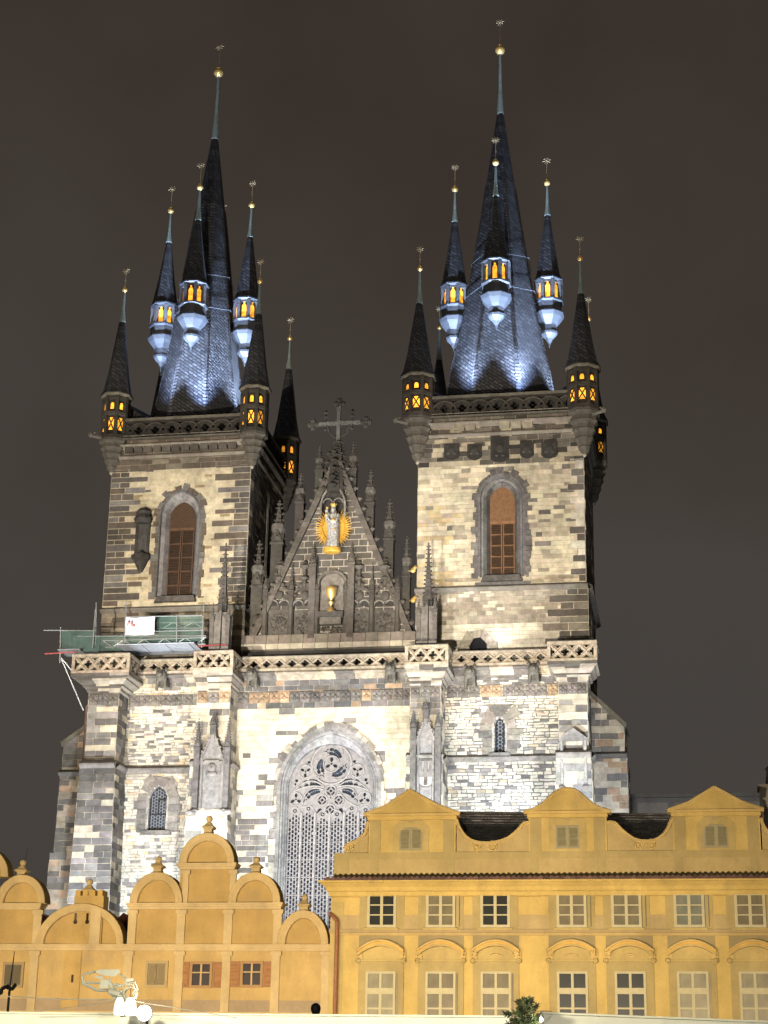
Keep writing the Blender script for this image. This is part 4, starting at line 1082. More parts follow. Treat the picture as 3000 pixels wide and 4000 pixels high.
# gallery gargoyles at the corners
for X, sg in ((LX0-.5, -1), (RX0-.5, -1), (RX1+.5, 1)):
    q = MB(); q.tube((X-sg*.5, YT-.2, 44.6), (X+sg*.8, YT-.7, 44.75), .22, .12, 6, (.12, .11, .09)); q.ball((X+sg*.9, YT-.75, 44.8), .2, 8, 6, (.12, .11, .09)); q.octa((X+sg*.7, YT-.7, 45.0), .12, (.12, .11, .09)); q.build('gargoyle', CARVED, church)

# blue-white spots on the galleries that light the spires from below
for x, y, tx, ty, pw in ((-35.0, 106.2, -34.6, 108.6, 2600), (-31.9, 106.3, -32.2, 108.6, 2600), (-28.4, 109.2, -31, 110.4, 2400), (-28.3, 111.5, -30.6, 111.5, 2000), (-37.0, 111.5, -35.4, 111.5, 2000),
                         (-14.6, 106.4, -13.4, 108.8, 3000), (-9.6, 106.3, -10.6, 108.4, 3600), (-6.7, 109.6, -9.0, 110.6, 2400), (-16.2, 111.5, -14.4, 111.5, 2200), (-7.0, 112, -9.2, 112, 2000)):
    spot('spire_spot', (x, y, 46.4), (tx, ty, 56.5), pw*15, BLUE, 62, 1.0, .15)

for x, tx in ((-31.7, -32.1), (-35.3, -34.9), (-9.6, -10.3), (-14.4, -13.6)):
    spot('spire_pool_spot', (x, 106.1, 46.2), (tx, 108.5, 50.4), 16000 if x in (-31.7, -9.6) else 9000, (0.36, 0.52, 1.0), 46, 1.0, .1)

# ================================================================== CENTRE GABLE
YG = 105.4
gl = MB(); GB = (.10, .088, .076)
gzb = PZ(1290, 2490, YG); gLx = PX(985, 2430, YG); gRx = PX(1610, 2445, YG); gaz = PZ(1318, 1800, YG); gax = PX(1316, 1850, YG)
def gspan(z):
    t = min(1, max(0, (z-gzb)/(gaz-gzb))); return (gLx+(gax-.15-gLx)*t, gRx+(gax+.15-gRx)*t)
masonry(gl, frame_front(YG), gspan, gzb, gaz, (.34, .46), (.5, 1.2), mixpal((4, GB), (2, (.12, .10, .082)), (1, (.15, .125, .10))), (.40, .36, .29), (), .06, .03)
n = 34
for side in (0, 1):                       # sloping coping
    for k in range(n):
        za = gzb+(gaz-gzb)*k/n; zb_ = gzb+(gaz-gzb)*(k+.96)/n; xa, xb = gspan(za)[side], gspan(zb_)[side]; sg = -1 if side == 0 else 1
        cc = jit((.115, .10, .083), .2)
        gl.face([(xa-sg*.3, YG-.28, za), (xb-sg*.3, YG-.28, zb_), (xb+sg*.12, YG-.28, zb_), (xa+sg*.12, YG-.28, za)], cc)
        gl.face([(xa+sg*.12, YG-.28, za), (xb+sg*.12, YG-.28, zb_), (xb+sg*.12, YG+.8, zb_), (xa+sg*.12, YG+.8, za)], cc)
        gl.face([(xa-sg*.3, YG-.28, za), (xb-sg*.3, YG-.28, zb_), (xb-sg*.3, YG, zb_), (xa-sg*.3, YG, za)], cc)
        if k % 2 == 0: gl.octa((xa+sg*.25, YG-.1, za+.1), .2, cc)
zf = PZ(1290, 2533, YG-.4)
for k in range(14):
    xa = gLx-.5+(gRx-gLx+.8)*k/14; xb = gLx-.5+(gRx-gLx+.8)*(k+.97)/14
    gl.box(xa, xb, YG-.6, YG, zf, zf+.35, jit((.42, .37, .29), .15)); gl.prism([(xa, zf+.36), (xb, zf+.36), (xb, gzb+.15), (xa, gzb+.15)], YG-.4, YG, jit((.2, .17, .14), .15))
gl.box(gLx-.5, gRx+.3, YG-.1, YG+.5, 26, zf, (.05, .045, .04))
gl.prism([(gLx, gzb), (gRx, gzb), (gax, gaz)], YG+.75, YG+.8, (.06, .055, .05))
# top stalk of the gable
gl.lathe([(.55, gaz-2.2), (.38, gaz-.4), (.26, gaz+.8), (.20, PZ(1322, 1730, YG))], 4, gax, YG+.1, PI/4, (.055, .048, .04))
crockets(gl, gax, YG+.1, gaz-1.8, PZ(1322, 1740, YG), .5, .22, 6, .26, (.055, .048, .04))
gable = gl.build('gable', STONE, church)
# small tiled roof of the nave behind the gable
q = MB(); zr_ = gaz-2.5
for side, X in ((0, gLx), (1, gRx)): q.face([(X+(.6 if side == 0 else -.6), YG+.8, gzb), (gax, YG+.8, zr_), (gax, YG+34, zr_), (X+(.6 if side == 0 else -.6), YG+34, gzb)], (1, 1, 1), [(0, 0), (0, 9), (34, 9), (34, 0)])
q.build('nave_roof', SLATE, church)
def gpt(zx, zy, Y=YG): return PP(850+zx*.5425, 1500+zy*.5425, Y)
CG = (.10, .088, .073)
# blind arches
za0 = gpt(800, 1838)[1]
for zx in (443, 625, 1020, 1207):
    xm = gpt(zx, 1600)[0]; zap = gpt(zx, 1455)[1]; q = MB(); zs = zap-1.25; a = .72
    arch_rings(q, xm, za0, zs, [(a+.16, 1.42, YG-.22), (a+.02, 1.27, YG-.24), (a, 1.25, YG-.05)], [(.15, .13, .108), (.12, .105, .088)], 8)
    q.ball((xm, YG-.1, zs+.62), .3, 10, 6, CG, 1, .5, 1)
    for k in (-1, 1):
        pts = [(xm+k*.36+.34*math.cos(PI*j/8), YG-.18, zs-.1+.38*math.sin(PI*j/8)) for j in range(9)]; q.path(pts, .06, 5, (.22, .2, .17)); q.face([(p[0], YG-.09, p[2]) for p in pts], (.05, .045, .04))
    q.octa((xm, YG-.2, zs-.05), .14, CG)
    # worn relief panel
    zc = (za0+zs)/2-.1
    q.box(xm-a+.06, xm+a-.06, YG-.07, YG, za0+.25, zs-.35, (.115, .105, .09)); 
    for k in range(60):
        r_, t_ = .52*math.sqrt(rng.random()), rng.uniform(0, 2*PI); q.octa((xm+r_*math.cos(t_), YG-.08, zc+r_*1.35*math.sin(t_)), rng.uniform(.07, .13), jit((.125, .11, .095), .25))
    # ogee finial with crockets
    zt = gpt(zx, 1290)[1]; q.lathe([(.14, zap-.1), (.1, zt-.5)], 6, xm, YG-.2, 0, CG); q.lathe([(.05, zt-.5), (.33, zt-.3), (.08, zt-.1)], 6, xm, YG-.2, 0, CG); q.octa((xm, YG-.2, zt), .16, CG); q.lathe([(.1, zt-1.2), (.26, zt-1.05), (.1, zt-.9)], 6, xm, YG-.2, 0, CG)
    for t in (.25, .5, .75):
        for sg in (1, -1): q.octa((xm+sg*a*(1-t*.9), YG-.25, zs+1.3*math.sin(t*PI/2)+.12), .15, CG)
    q.build('blind_arch', CARVED, gable)
for zx in (345, 530, 716, 927, 1112, 1298):
    x = gpt(zx, 1700)[0]; q = MB(); zt = gpt(zx, 1480)[1]
    q.lathe([(.17, za0), (.13, zt)], 6, x, YG-.22, 0, CG); pinnacle(q, x, YG-.22, zt-.8, zt-.1, gpt(zx, 1290 if zx in (530, 1112) else 1380)[1], .34, CG, 5)
    q.build('buttress_shaft', CARVED, gable)
# middle niche
xm = gpt(828, 1500)[0]; q = MB(); zl_ = gpt(820, 1655)[1]; zs = gpt(828, 1450)[1]; a = .78
arch_rings(q, xm, zl_, zs, [(a+.22, .95, YG-.3), (a+.05, .8, YG-.32), (a, .75, YG+.02)], [(.15, .13, .108), (.12, .105, .088)], 8)
q.prism(arch_pts(xm, zl_, zs, a, .75, 8), YG-.07, YG-.06, (.22, .195, .165))
q.box(xm-a-.05, xm+a+.05, YG-.75, YG, zl_-.35, zl_-.02, (.08, .07, .06)); q.box(xm-a+.1, xm+a-.1, YG-.5, YG, zl_-.8, zl_-.35, (.14, .125, .105))
for k in range(24): q.octa((xm+rng.uniform(-.6, .6), YG-.08, zl_-1.15+rng.uniform(-.25, .25)), .13, jit(CG, .3))
q.box(xm-.22, xm+.22, YG-.1, YG, zl_-2.2, zl_-1.7, (.36, .24, .19))
for sg in (-1, 1): pinnacle(q, xm+sg*1.25, YG-.25, za0, gpt(828, 1300)[1], gpt(828, 1150)[1], .42, CG, 5)
q.build('niche', CARVED, gable)
zch = zl_-.02; ych = YG-.42
chal = MB(); chal.lathe([(0.319, zch+0.000), (0.304, zch+0.059), (0.152, zch+0.222), (0.076, zch+0.370), (0.068, zch+0.533), (0.167, zch+0.607), (0.167, zch+0.681), (0.068, zch+0.755), (0.091, zch+0.851), (0.274, zch+1.073), (0.327, zch+1.406), (0.350, zch+1.628), (0.312, zch+1.643), (0.228, zch+1.184)], 20, xm, ych)
ch = chal.build('chalice', GOLD, None, smooth=True, merge=True); tag(ch, 'large gilded chalice standing on the dark ledge in the arched niche of the gable', 'chalice')

# gable pinnacles: (x, top, base) in zoom pixels of the gable detail
for zx, zt, zb_, wd in ((742, 430, 760, .5), (604, 635, 1010, .55), (448, 835, 1380, .75), (305, 1125, 1700, .72), (982, 408, 760, .5), (1105, 608, 1040, .55), (1242, 828, 1330, .62), (1365, 1088, 1600, .5)):
    x, z1 = gpt(zx, zt, YG+.5); _, z0 = gpt(zx, zb_, YG+.5); q = MB(); h = z1-z0
    pinnacle(q, x, YG+.5, z0-1.2, z0+h*.42, z1, wd, (.075, .067, .057), 6); q.lathe([(wd*.36, z0+h*.55), (wd*.6, z0+h*.6), (wd*.6, z0+h*.66), (wd*.3, z0+h*.7)], 8, x, YG+.5, 0, (.11, .10, .085))
    o = q.build('pinnacle', CARVED, church)
    if zx == 1365:
        for zy in (1345, 1560): g_ = MB(); px_, pz_ = gpt(1410, zy, YG+.3); g_.ball((px_, YG+.2, pz_), .17, 8, 6, sy=.8); g_.octa((px_+.12, YG+.15, pz_+.16), .16); g_.tube((x, YG+.4, pz_), (px_, YG+.2, pz_), .05, .05, 5); g_.build('gilded_ornament', GOLD, o)
# tall pinnacles on the piers before the towers
for px, pt, pb, pg in ((870, 2120, 2540, 2360), (1672, 2118, 2520, 2350)):
    Y0 = 103.2; x = PX(px, 2400, Y0); z0, zg, zt = PZ(px, pb, Y0), PZ(px, pg, Y0), PZ(px, pt, Y0); q = MB(); cc = (.17, .155, .14)
    q.lathe([(.62, z0-.5), (.62, z0+.1), (.5, z0+.25), (.48, z0+2.2), (.55, z0+2.3)], 4, x, Y0, PI/4, cc)
    for dx in (-.5, .5): pinnacle(q, x+dx, Y0-.5, z0+.2, z0+1.9, z0+3.0, .26, cc, 4)
    q.prism([(x-.4, z0+.3), (x+.4, z0+.3), (x+.4, z0+1.7), (x, z0+2.5), (x-.4, z0+1.7)], Y0-.56, Y0-.4, (.22, .2, .18))
    pinnacle(q, x, Y0, z0+2.2, zg, zt, .52, (.105, .095, .085), 12); q.tube((x+.1, Y0-.7, z0-.3), (x+.1, Y0-.55, zg), .035, .035, 5, (.05, .05, .05))
    q.build('pinnacle', CARVED, church)
# stone cross on the gable top
q = MB(); cx, Yc = PX(1322, 1650, YG), YG+.1; zc = PZ(1322, 1652, YG); zt = PZ(1322, 1570, YG); zb_ = PZ(1322, 1735, YG); xl, xr = PX(1222, 1655, YG), PX(1428, 1645, YG); cc = (.16, .155, .14); dk = (.07, .063, .055)
q.box(cx-.12, cx+.12, Yc-.12, Yc+.12, zb_, zt-.3, cc); q.box(xl+.35, cx-.12, Yc-.1, Yc+.1, zc-.11, zc+.11, cc); q.box(cx+.12, xr-.35, Yc-.1, Yc+.1, zc-.11, zc+.11, cc)
for x, z in ((xl, zc), (xr, zc), (cx, zt-.1)):
    for dx, dz in ((0, 0), (.24, 0), (-.24, 0), (0, .24), (0, -.24)): q.ball((x+dx, Yc, z+dz), .2, 7, 5, dk, 1, .7, 1)
for x in ((xl+cx)/2, (xr+cx)/2):
    q.tube((x, Yc, zc-.35), (x, Yc, zc+.75), .06, .05, 5, dk); q.octa((x, Yc, zc+.8), .2, dk); q.octa((x, Yc, zc+.5), .17, dk); q.octa((x, Yc, zc-.4), .15, dk)
for sg in (-1, 1): q.path([(cx+sg*.15, Yc, zc-1.0), (cx+sg*.5, Yc, zc-.75), (cx+sg*.75, Yc, zc-.2)], .07, 5, dk)
q.octa((cx, Yc, zb_+.15), .42, dk, .6); q.octa((cx, Yc, zb_-.5), .55, dk, .6); q.build('cross', CARVED, church)
# niche canopy above the statue
q = MB(); xm, _ = gpt(842, 800); zap = gpt(842, 745)[1]; zs = gpt(842, 880)[1]
arch_rings(q, xm, zs-.9, zs-.1, [(.85, zap-zs+.2, YG-.45), (.72, zap-zs+.08, YG-.47), (.7, zap-zs+.06, YG-.05)], [(.2, .18, .155), (.13, .115, .1)], 8)
for k in (-1, 1): q.path([(xm+k*.34+.3*math.cos(PI*j/8), YG-.4, zs+.1+.3*math.sin(PI*j/8)) for j in range(9)], .05, 5, (.2, .19, .17))
q.prism(arch_pts(xm, zs-.9, zs-.1, .7, zap-zs, 8), YG-.06, YG-.05, (.05, .045, .04))
crockets(q, xm, YG-.2, zap-.4, zap+2.6, .55, .2, 5, .3, (.05, .045, .038)); q.lathe([(.42, zap-.4), (.14, zap+2.8)], 4, xm, YG-.1, PI/4, (.055, .048, .04)); q.build('canopy', CARVED, gable)

# gilded mandorla and the statue standing before it
xm, zm = PP(1303, 2060, YG-.3); zft = PZ(1303, 2138, YG-.7); zhd = PZ(1307, 1976, YG-.7); H = zhd-zft
statue = thing('statue', 'silver statue of a crowned woman holding a child before a gilded sunburst on the gable', 'statue', (xm, YG-.6, zft-.35))
q = MB(); zt_, zb_ = PZ(1303, 1990, YG-.3), PZ(1303, 2140, YG-.3); zc = (zt_+zb_)/2; hh = (zt_-zb_)/2
def mand(t, k=1.0): return (xm+k*1.17*math.cos(t), zc+k*hh*(math.sin(t) if abs(math.sin(t)) < .85 else math.copysign(.85+(abs(math.sin(t))-.85)*.6, math.sin(t))))
N = 44
q.prism([mand(2*PI*k/N, .82) for k in range(N)], YG-.34, YG-.26)
for k in range(N):
    t = 2*PI*(k+.5)/N
    if math.sin(t) > .93 or math.sin(t) < -.93: continue
    a, b = mand(t, .6), mand(t, 1.12 if k % 2 else 1.04); l = math.hypot(b[0]-a[0], b[1]-a[1]); nx, nz_ = -(b[1]-a[1])/l*.085, (b[0]-a[0])/l*.085
    m_ = ((a[0]+b[0])/2, (a[1]+b[1])/2)
    q.face([(a[0]+nx, YG-.35, a[1]+nz_), (a[0], YG-.48, a[1]), (b[0], YG-.42, b[1])]); q.face([(a[0]-nx, YG-.35, a[1]-nz_), (a[0], YG-.48, a[1]), (b[0], YG-.42, b[1])]); q.face([(a[0]+nx, YG-.35, a[1]+nz_), (a[0]-nx, YG-.35, a[1]-nz_), (b[0], YG-.34, b[1])])
q.build('sunburst', LEAFGOLD, statue)
q = MB(); q.lathe([(.5, zft-.34), (.56, zft-.28), (.56, zft-.05), (.5, zft)], 16, xm, YG-.65, 0, sq=.7); q.build('pedestal', LEAFGOLD, statue)
q = MB(); Ys = YG-.66; secs = [(.40, .30, 0), (.46, .34, .03), (.40, .30, .10), (.36, .27, .25), (.37, .28, .45), (.40, .29, .58), (.36, .25, .68), (.38, .22, .77), (.33, .19, .82), (.14, .12, .85), (.11, .11, .88)]
rows = []
for r, d, t in secs:
    m = 26; ring = []
    for k in range(m):
        a = 2*PI*k/m; fold = 1+(.09*math.sin(7*a+3*t)+.05*math.sin(13*a)) * (1-t)*(1 if t < .8 else 0)
        ring.append((xm+.05*math.sin(t*5)+r*fold*math.cos(a), Ys+d*fold*math.sin(a), zft+t*H))
    rows.append(ring)
q.loft(rows, (1, 1, 1), True); q.face(list(reversed(rows[0]))); q.face(rows[-1])
hz = zft+.925*H; q.ball((xm+.03, Ys-.02, hz), .19, 14, 10, sx=.86, sy=.95, sz=1.18); q.octa((xm+.03, Ys-.21, hz-.02), .035)
q.ball((xm+.36, Ys-.1, zft+.74*H), .14, 10, 7, sz=1.6); q.tube((xm+.36, Ys-.1, zft+.76*H), (xm+.30, Ys-.32, zft+.60*H), .1, .075, 8); q.tube((xm+.3, Ys-.32, zft+.6*H), (xm-.02, Ys-.38, zft+.62*H), .075, .06, 8)
q.ball((xm-.36, Ys-.1, zft+.74*H), .14, 10, 7, sz=1.6); q.tube((xm-.36, Ys-.1, zft+.76*H), (xm-.34, Ys-.32, zft+.62*H), .1, .075, 8)
ob = q.build('robed_figure', SILVERED, statue); md = ob.modifiers.new('one_surface', 'REMESH'); md.mode = 'VOXEL'; md.voxel_size = .035; md.use_smooth_shade = True
q = MB(); q.ball((xm-.30, Ys-.36, zft+.74*H), .15, 10, 7, sz=1.7); q.ball((xm-.32, Ys-.38, zft+.85*H), .105, 10, 8, sz=1.15); q.tube((xm-.25, Ys-.42, zft+.7*H), (xm-.1, Ys-.5, zft+.6*H), .085, .05, 8); q.tube((xm-.22, Ys-.4, zft+.78*H), (xm-.05, Ys-.45, zft+.75*H), .05, .035, 7)
ob = q.build('child', SILVERED, statue); md = ob.modifiers.new('one_surface', 'REMESH'); md.mode = 'VOXEL'; md.voxel_size = .03; md.use_smooth_shade = True
q = MB(); q.lathe([(.15, hz+.13), (.17, hz+.2), (.19, hz+.3)], 12, xm+.03, Ys, cap=False)
for k in range(6): q.octa((xm+.03+.19*math.cos(k*PI/3), Ys+.19*math.sin(k*PI/3), hz+.33), .055)
q.ball((xm-.3, Ys-.38, zft+.92*H), .09, 8, 6); q.ball((xm-.3, Ys-.55, zft+.73*H), .09, 8, 6); q.ball((xm+.12, Ys-.42, zft+.62*H), .1, 8, 6); q.ball((xm+.2, Ys-.42, zft+.4*H), .07, 8, 6); q.tube((xm+.22, Ys-.42, zft+.6*H), (xm+.3, Ys-.42, zft+.82*H), .02, .02, 5)
q.build('crown_and_regalia', GOLD, statue)

# ================================================================== SCAFFOLD
YS0, YS1 = 102.6, 105.2
scx = PX(237, 2520, YS0)
scaf = thing('scaffolding', 'metal scaffold with green netting on the balustrade gallery below the left tower', 'scaffolding', (PX(560, 2560, YS0), 104, zq1-.1))
def tubep(a, b, r=.035, name=None, mat=STEEL): q = MB(); q.tube(a, b, r, r, 6); return q.build(name, mat, scaf)
zd = PZ(600, 2530, YS0)
q = MB()                                     # plank decking of metal boards
xa, xb = PX(485, 2540, YS0), PX(772, 2540, YS0)
for k in range(8): y = YS0-.9+k*.34; q.box(xa-.2, xb, y, y+.30, zd-.02, zd+.04, (1.3, 1.35, 1.5))
for k in range(6):
    for j in range(3): q.octa((xa+1.4+j*1.5, YS0-.7+k*.34, zd-.03), .05, (.2, .2, .2))
q.build('deck', STEEL, scaf)
xl_ = PX(235, 2540, YS0); q = MB()
for k in range(5): y = YS0-.5+k*.34; q.box(xl_, PX(320, 2560, YS0), y, y+.3, zd-.12, zd-.06, (.9, .9, .9))
q.build('deck', STEEL, scaf)
def lattice(px0, py0, px1, py1, dh, Y, name='truss', n=None):
    x0, z0 = PP(px0, py0, Y); x1, z1 = PP(px1, py1, Y); q = MB()
    q.tube((x0, Y, z0), (x1, Y, z1), .04, .04, 6); q.tube((x0+.2, Y, z0-dh), (x1, Y, z1-dh), .04, .04, 6)
    n = n or max(4, int((x1-x0)/.62))
    for k in range(n):
        ta, tb_ = k/n, (k+1)/n; A = (x0+(x1-x0)*ta, Y, (z0+(z1-z0)*ta)-(dh if k % 2 else 0)); B = (x0+(x1-x0)*tb_, Y, (z0+(z1-z0)*tb_)-(0 if k % 2 else dh)); q.tube(A, B, .022, .022, 5)
    q.build(name, STEEL, scaf)
lattice(402, 2503, 805, 2490, .42, YS0)
lattice(600, 2432, 793, 2430, .38, YS0+.9)
for a, b in (((302, 2486), (805, 2484)), ((172, 2463), (375, 2464)), ((600, 2467), (793, 2462)), ((490, 2410), (790, 2405))):
    A, B = PP(*a, YS0), PP(*b, YS0); tubep((A[0], YS0-.05, A[1]), (B[0], YS0-.05, B[1]), .035, 'rail')
for a, b in (((237, 2450), (234, 2590)), ((373, 2380), (362, 2530)), ((490, 2405), (486, 2530)), ((793, 2405), (788, 2530)), ((690, 2400), (690, 2525))):
    A, B = PP(*a, YS0), PP(*b, YS0); tubep((A[0], YS0, A[1]), (B[0], YS0, B[1]), .04, 'upright')
for px in (373, 793, 490):
    A, B = PP(px, 2400, YS1), PP(px, 2530, YS1); tubep((A[0], YS1, A[1]+.8), (B[0], YS1, B[1]), .04, 'upright')
A, B = PP(240, 2575, YS0), PP(326, 2775, YS0+1); tubep((A[0], YS0, A[1]), (B[0], YS0+1, B[1]), .04, 'brace'); A, B = PP(240, 2570, YS0), PP(345, 2700, YS0+1); tubep((A[0], YS0, A[1]), (B[0], YS0+1, B[1]), .04, 'brace')
A, B = PP(175, 2554, YS0), PP(300, 2546, YS0); tubep((A[0], YS0, A[1]), (B[0], YS0, B[1]), .05, 'beam', plain_mat('red_paint', (.30, .06, .06), .6)); A, B = PP(770, 2524, YS0), PP(885, 2518, YS0); tubep((A[0], YS0, A[1]), (B[0], YS0, B[1]), .05, 'beam', bpy.data.materials['red_paint'])
m, t, b = new_mat('green_netting'); b.inputs['Base Color'].default_value = (.15, .29, .26, 1); b.inputs['Roughness'].default_value = .8
tr = t.nodes.new('ShaderNodeBsdfTransparent'); mx = t.nodes.new('ShaderNodeMixShader'); no = t.nodes.new('ShaderNodeTexNoise'); no.inputs['Scale'].default_value = 1.2; mp = t.nodes.new('ShaderNodeMapRange'); mp.inputs[1].default_value = .3; mp.inputs[2].default_value = .7; mp.inputs[3].default_value = .22; mp.inputs[4].default_value = .50
co = t.nodes.new('ShaderNodeTexCoord'); t.links.new(co.outputs['Object'], no.inputs['Vector']); t.links.new(no.outputs['Fac'], mp.inputs[0]); t.links.new(mp.outputs[0], mx.inputs[0]); t.links.new(tr.outputs[0], mx.inputs[1]); t.links.new(b.outputs[0], mx.inputs[2]); t.links.new(mx.outputs[0], t.nodes['Material Output'].inputs[0])
NET = m
def net(corners, Y):
    q = MB(); (ax, az), (bx, bz), (cx, cz), (dx, dz) = [PP(*p, Y) for p in corners]; n = 14
    for k in range(n):
        for j in range(4):
            f = lambda u, v: ((ax*(1-u)+bx*u)*(1-v)+(dx*(1-u)+cx*u)*v, Y+.07*math.sin(u*19)+.05*math.sin(v*9+u*7), (az*(1-u)+bz*u)*(1-v)+(dz*(1-u)+cz*u)*v)
            q.face([f(k/n, j/4), f((k+1)/n, j/4), f((k+1)/n, (j+1)/4), f(k/n, (j+1)/4)])
    q.build('safety_net', NET, scaf)
net(((240, 2462), (372, 2462), (365, 2546), (242, 2540)), YS0+.1); net(((372, 2482), (492, 2480), (490, 2540), (365, 2545)), YS0+.15); net(((488, 2408), (795, 2404), (800, 2524), (486, 2530)), YS0+.4)
# banner with a printed picture of a two-spired church and faint lines
x0, z0 = PP(489, 2482, YS0-.2); x1, z1 = PP(607, 2408, YS0-.2); Yb = YS0-.22
ban = thing('banner', 'white banner with a small church picture tied to the scaffold rail', 'banner', ((x0+x1)/2, Yb, z0))
q = MB(); n = 12; W_, H_ = x1-x0, z1-z0
def bp(u, v, d=0): return (x0+W_*u+.02*math.sin(v*6), Yb-.05*math.sin(u*7+v*3)*(.4+v*.6)-.03*math.sin(u*15)-d, z0+H_*v+.05*(1-u)*v*0+.04*math.sin(u*PI)*(-1 if v > .5 else -.5))
for k in range(n):
    for j in range(n):
        q.face([bp(k/n, j/n), bp((k+1)/n, j/n), bp((k+1)/n, (j+1)/n), bp(k/n, (j+1)/n)]); q.face([bp(k/n, j/n, -.015), bp((k+1)/n, j/n, -.015), bp((k+1)/n, (j+1)/n, -.015), bp(k/n, (j+1)/n, -.015)])
q.build('cloth', plain_mat('white_tarp', (.72, .70, .80), .6, 0, .06, 2), ban)
q = MB()
def br(u0, v0, u1, v1, col):
    q.face([bp(u0, v0, .012), bp(u1, v0, .012), bp(u1, v1, .012), bp(u0, v1, .012)], col)
rd = (.42, .16, .15); nv = (.06, .06, .10)
br(.06, .53, .32, .66, rd); br(.10, .66, .15, .74, rd); br(.20, .66, .25, .74, rd); br(.155, .66, .195, .71, (.3, .2, .2))
for u in (.125, .225): q.face([bp(u-.03, .74, .014), bp(u+.03, .74, .014), bp(u, .90, .014)], nv); br(u-.035, .72, u-.02, .80, nv); br(u+.02, .72, u+.035, .80, nv)
for u in (.09, .15, .21, .27): br(u, .55, u+.025, .61, (.65, .55, .55))
q.build('printed_picture', plain_mat('print_ink', (1, 1, 1), .7, 0, .05), ban)
q = MB()
for v, a, b in ((.50, .05, .50), (.46, .05, .56), (.42, .05, .36), (.12, .03, .22)): br(a, v-.008, b, v+.008, (.36, .35, .42))
q.build('printed_lines', bpy.data.materials['print_ink'], ban)

# ================================================================== HOUSES
def plaster_mat(name):
    m, t, b = new_mat(name); co = t.nodes.new('ShaderNodeTexCoord'); at = t.nodes.new('ShaderNodeAttribute'); at.attribute_name = 'Col'; ge = t.nodes.new('ShaderNodeNewGeometry'); K = t.links.new
    def layer(scale, stretch, lo, hi, a, c, det=6):
        mp = t.nodes.new('ShaderNodeMapping'); mp.inputs['Scale'].default_value = stretch; n = t.nodes.new('ShaderNodeTexNoise'); n.inputs['Scale'].default_value = scale; n.inputs['Detail'].default_value = det; n.inputs['Roughness'].default_value = .62
        r = t.nodes.new('ShaderNodeMapRange'); r.inputs[1].default_value = a; r.inputs[2].default_value = c; r.inputs[3].default_value = lo; r.inputs[4].default_value = hi; K(ge.outputs['Position'], mp.inputs[0]); K(mp.outputs[0], n.inputs['Vector']); K(n.outputs['Fac'], r.inputs[0]); return r, n
    l1, _ = layer(.55, (1, 1, 1), .84, 1.1, .32, .68); l2, _ = layer(1.0, (1.1, 1.1, .3), .92, 1.04, .36, .62); l3, n3 = layer(7, (1, 1, 1), .94, 1.05, .3, .7)
    x = t.nodes.new('ShaderNodeMath'); x.operation = 'MULTIPLY'; y = t.nodes.new('ShaderNodeMath'); y.operation = 'MULTIPLY'; K(l1.outputs[0], x.inputs[0]); K(l2.outputs[0], x.inputs[1]); K(x.outputs[0], y.inputs[0]); K(l3.outputs[0], y.inputs[1])
    l4, _ = layer(.8, (1, 1, .6), 0, .38, .56, .72); mx = t.nodes.new('ShaderNodeMix'); mx.data_type = 'RGBA'; mx.inputs[7].default_value = (.24, .19, .12, 1)
    vm = t.nodes.new('ShaderNodeVectorMath'); vm.operation = 'SCALE'; K(at.outputs['Color'], vm.inputs[0]); K(y.outputs[0], vm.inputs['Scale']); K(l4.outputs[0], mx.inputs[0]); K(vm.outputs[0], mx.inputs[6]); K(mx.outputs[2], b.inputs['Base Color'])
    bp = t.nodes.new('ShaderNodeBump'); bp.inputs['Strength'].default_value = .25; bp.inputs['Distance'].default_value = .03; K(n3.outputs['Fac'], bp.inputs['Height']); K(bp.outputs[0], b.inputs['Normal']); b.inputs['Roughness'].default_value = .93; b.inputs['Specular IOR Level'].default_value = .12
    return m
OCH = plaster_mat('ochre_plaster')
HSLATE = plain_mat('weathered_house_slate', (.26, .255, .25), .8, 0, .35, 9, .2, .9)
TILE = plain_mat('clay_tile', (.085, .045, .035), .8, 0, .35, 5)
PAINT = plain_mat('window_paint', (1, 1, 1), .6, 0, .08, 5, .3)
PANE = plain_mat('window_pane', (1, 1, 1), .3, 0, .2, 1.5, .15)
WALLC = (.50, .36, .12); TRIM = (.365, .282, .118); TRIM2 = (.43, .325, .125); CRM = (.42, .37, .21)
YH = 87.0
house = thing('yellow_house', 'long yellow house with three gabled attics and a tile row along its eaves', 'house', (-7, YH+4, 0))
hx0 = PX(1290, 3700, YH); hx1 = 13.0
zev = PZ(1900, 3432, YH-.55); zwt = PZ(1900, 3500, YH)
q = MB(); q.box(hx0, hx1, YH, YH+11, 0, zev-.05, WALLC)
# painted corner strip with joints, raised
cw = PX(1340, 3700, YH); zz = 5.0
while zz < zwt-.3: q.box(hx0-.02, cw, YH-.03, YH, zz, min(zz+.62, zwt-.2)-.03, TRIM2); zz += .62
q.build('wall', OCH, house)
q = MB()                                   # eaves moulding
xL = PX(1272, 3440, YH-.6)
prof = [(YH, zwt-.05), (YH-.12, zwt+.02), (YH-.14, zwt+.2), (YH-.22, zwt+.25), (YH-.28, zwt+.42), (YH-.5, zwt+.62), (YH-.58, zev-.14), (YH-.58, zev-.04), (YH, zev-.04)]
for p_, r_ in zip(prof[:-1], prof[1:]):
    e0, e1 = YH-p_[0], YH-r_[0]; q.face([(hx0-e0, p_[0], p_[1]), (hx1, p_[0], p_[1]), (hx1, r_[0], r_[1]), (hx0-e1, r_[0], r_[1])], (.52, .37, .115)); q.face([(hx0-e0, p_[0], p_[1]), (hx0-e1, r_[0], r_[1]), (hx0-e1, YH+10, r_[1]), (hx0-e0, YH+10, p_[1])], (.52, .37, .115))
q.build('eaves_moulding', OCH, house)
q = MB(); k = 0; x = xL
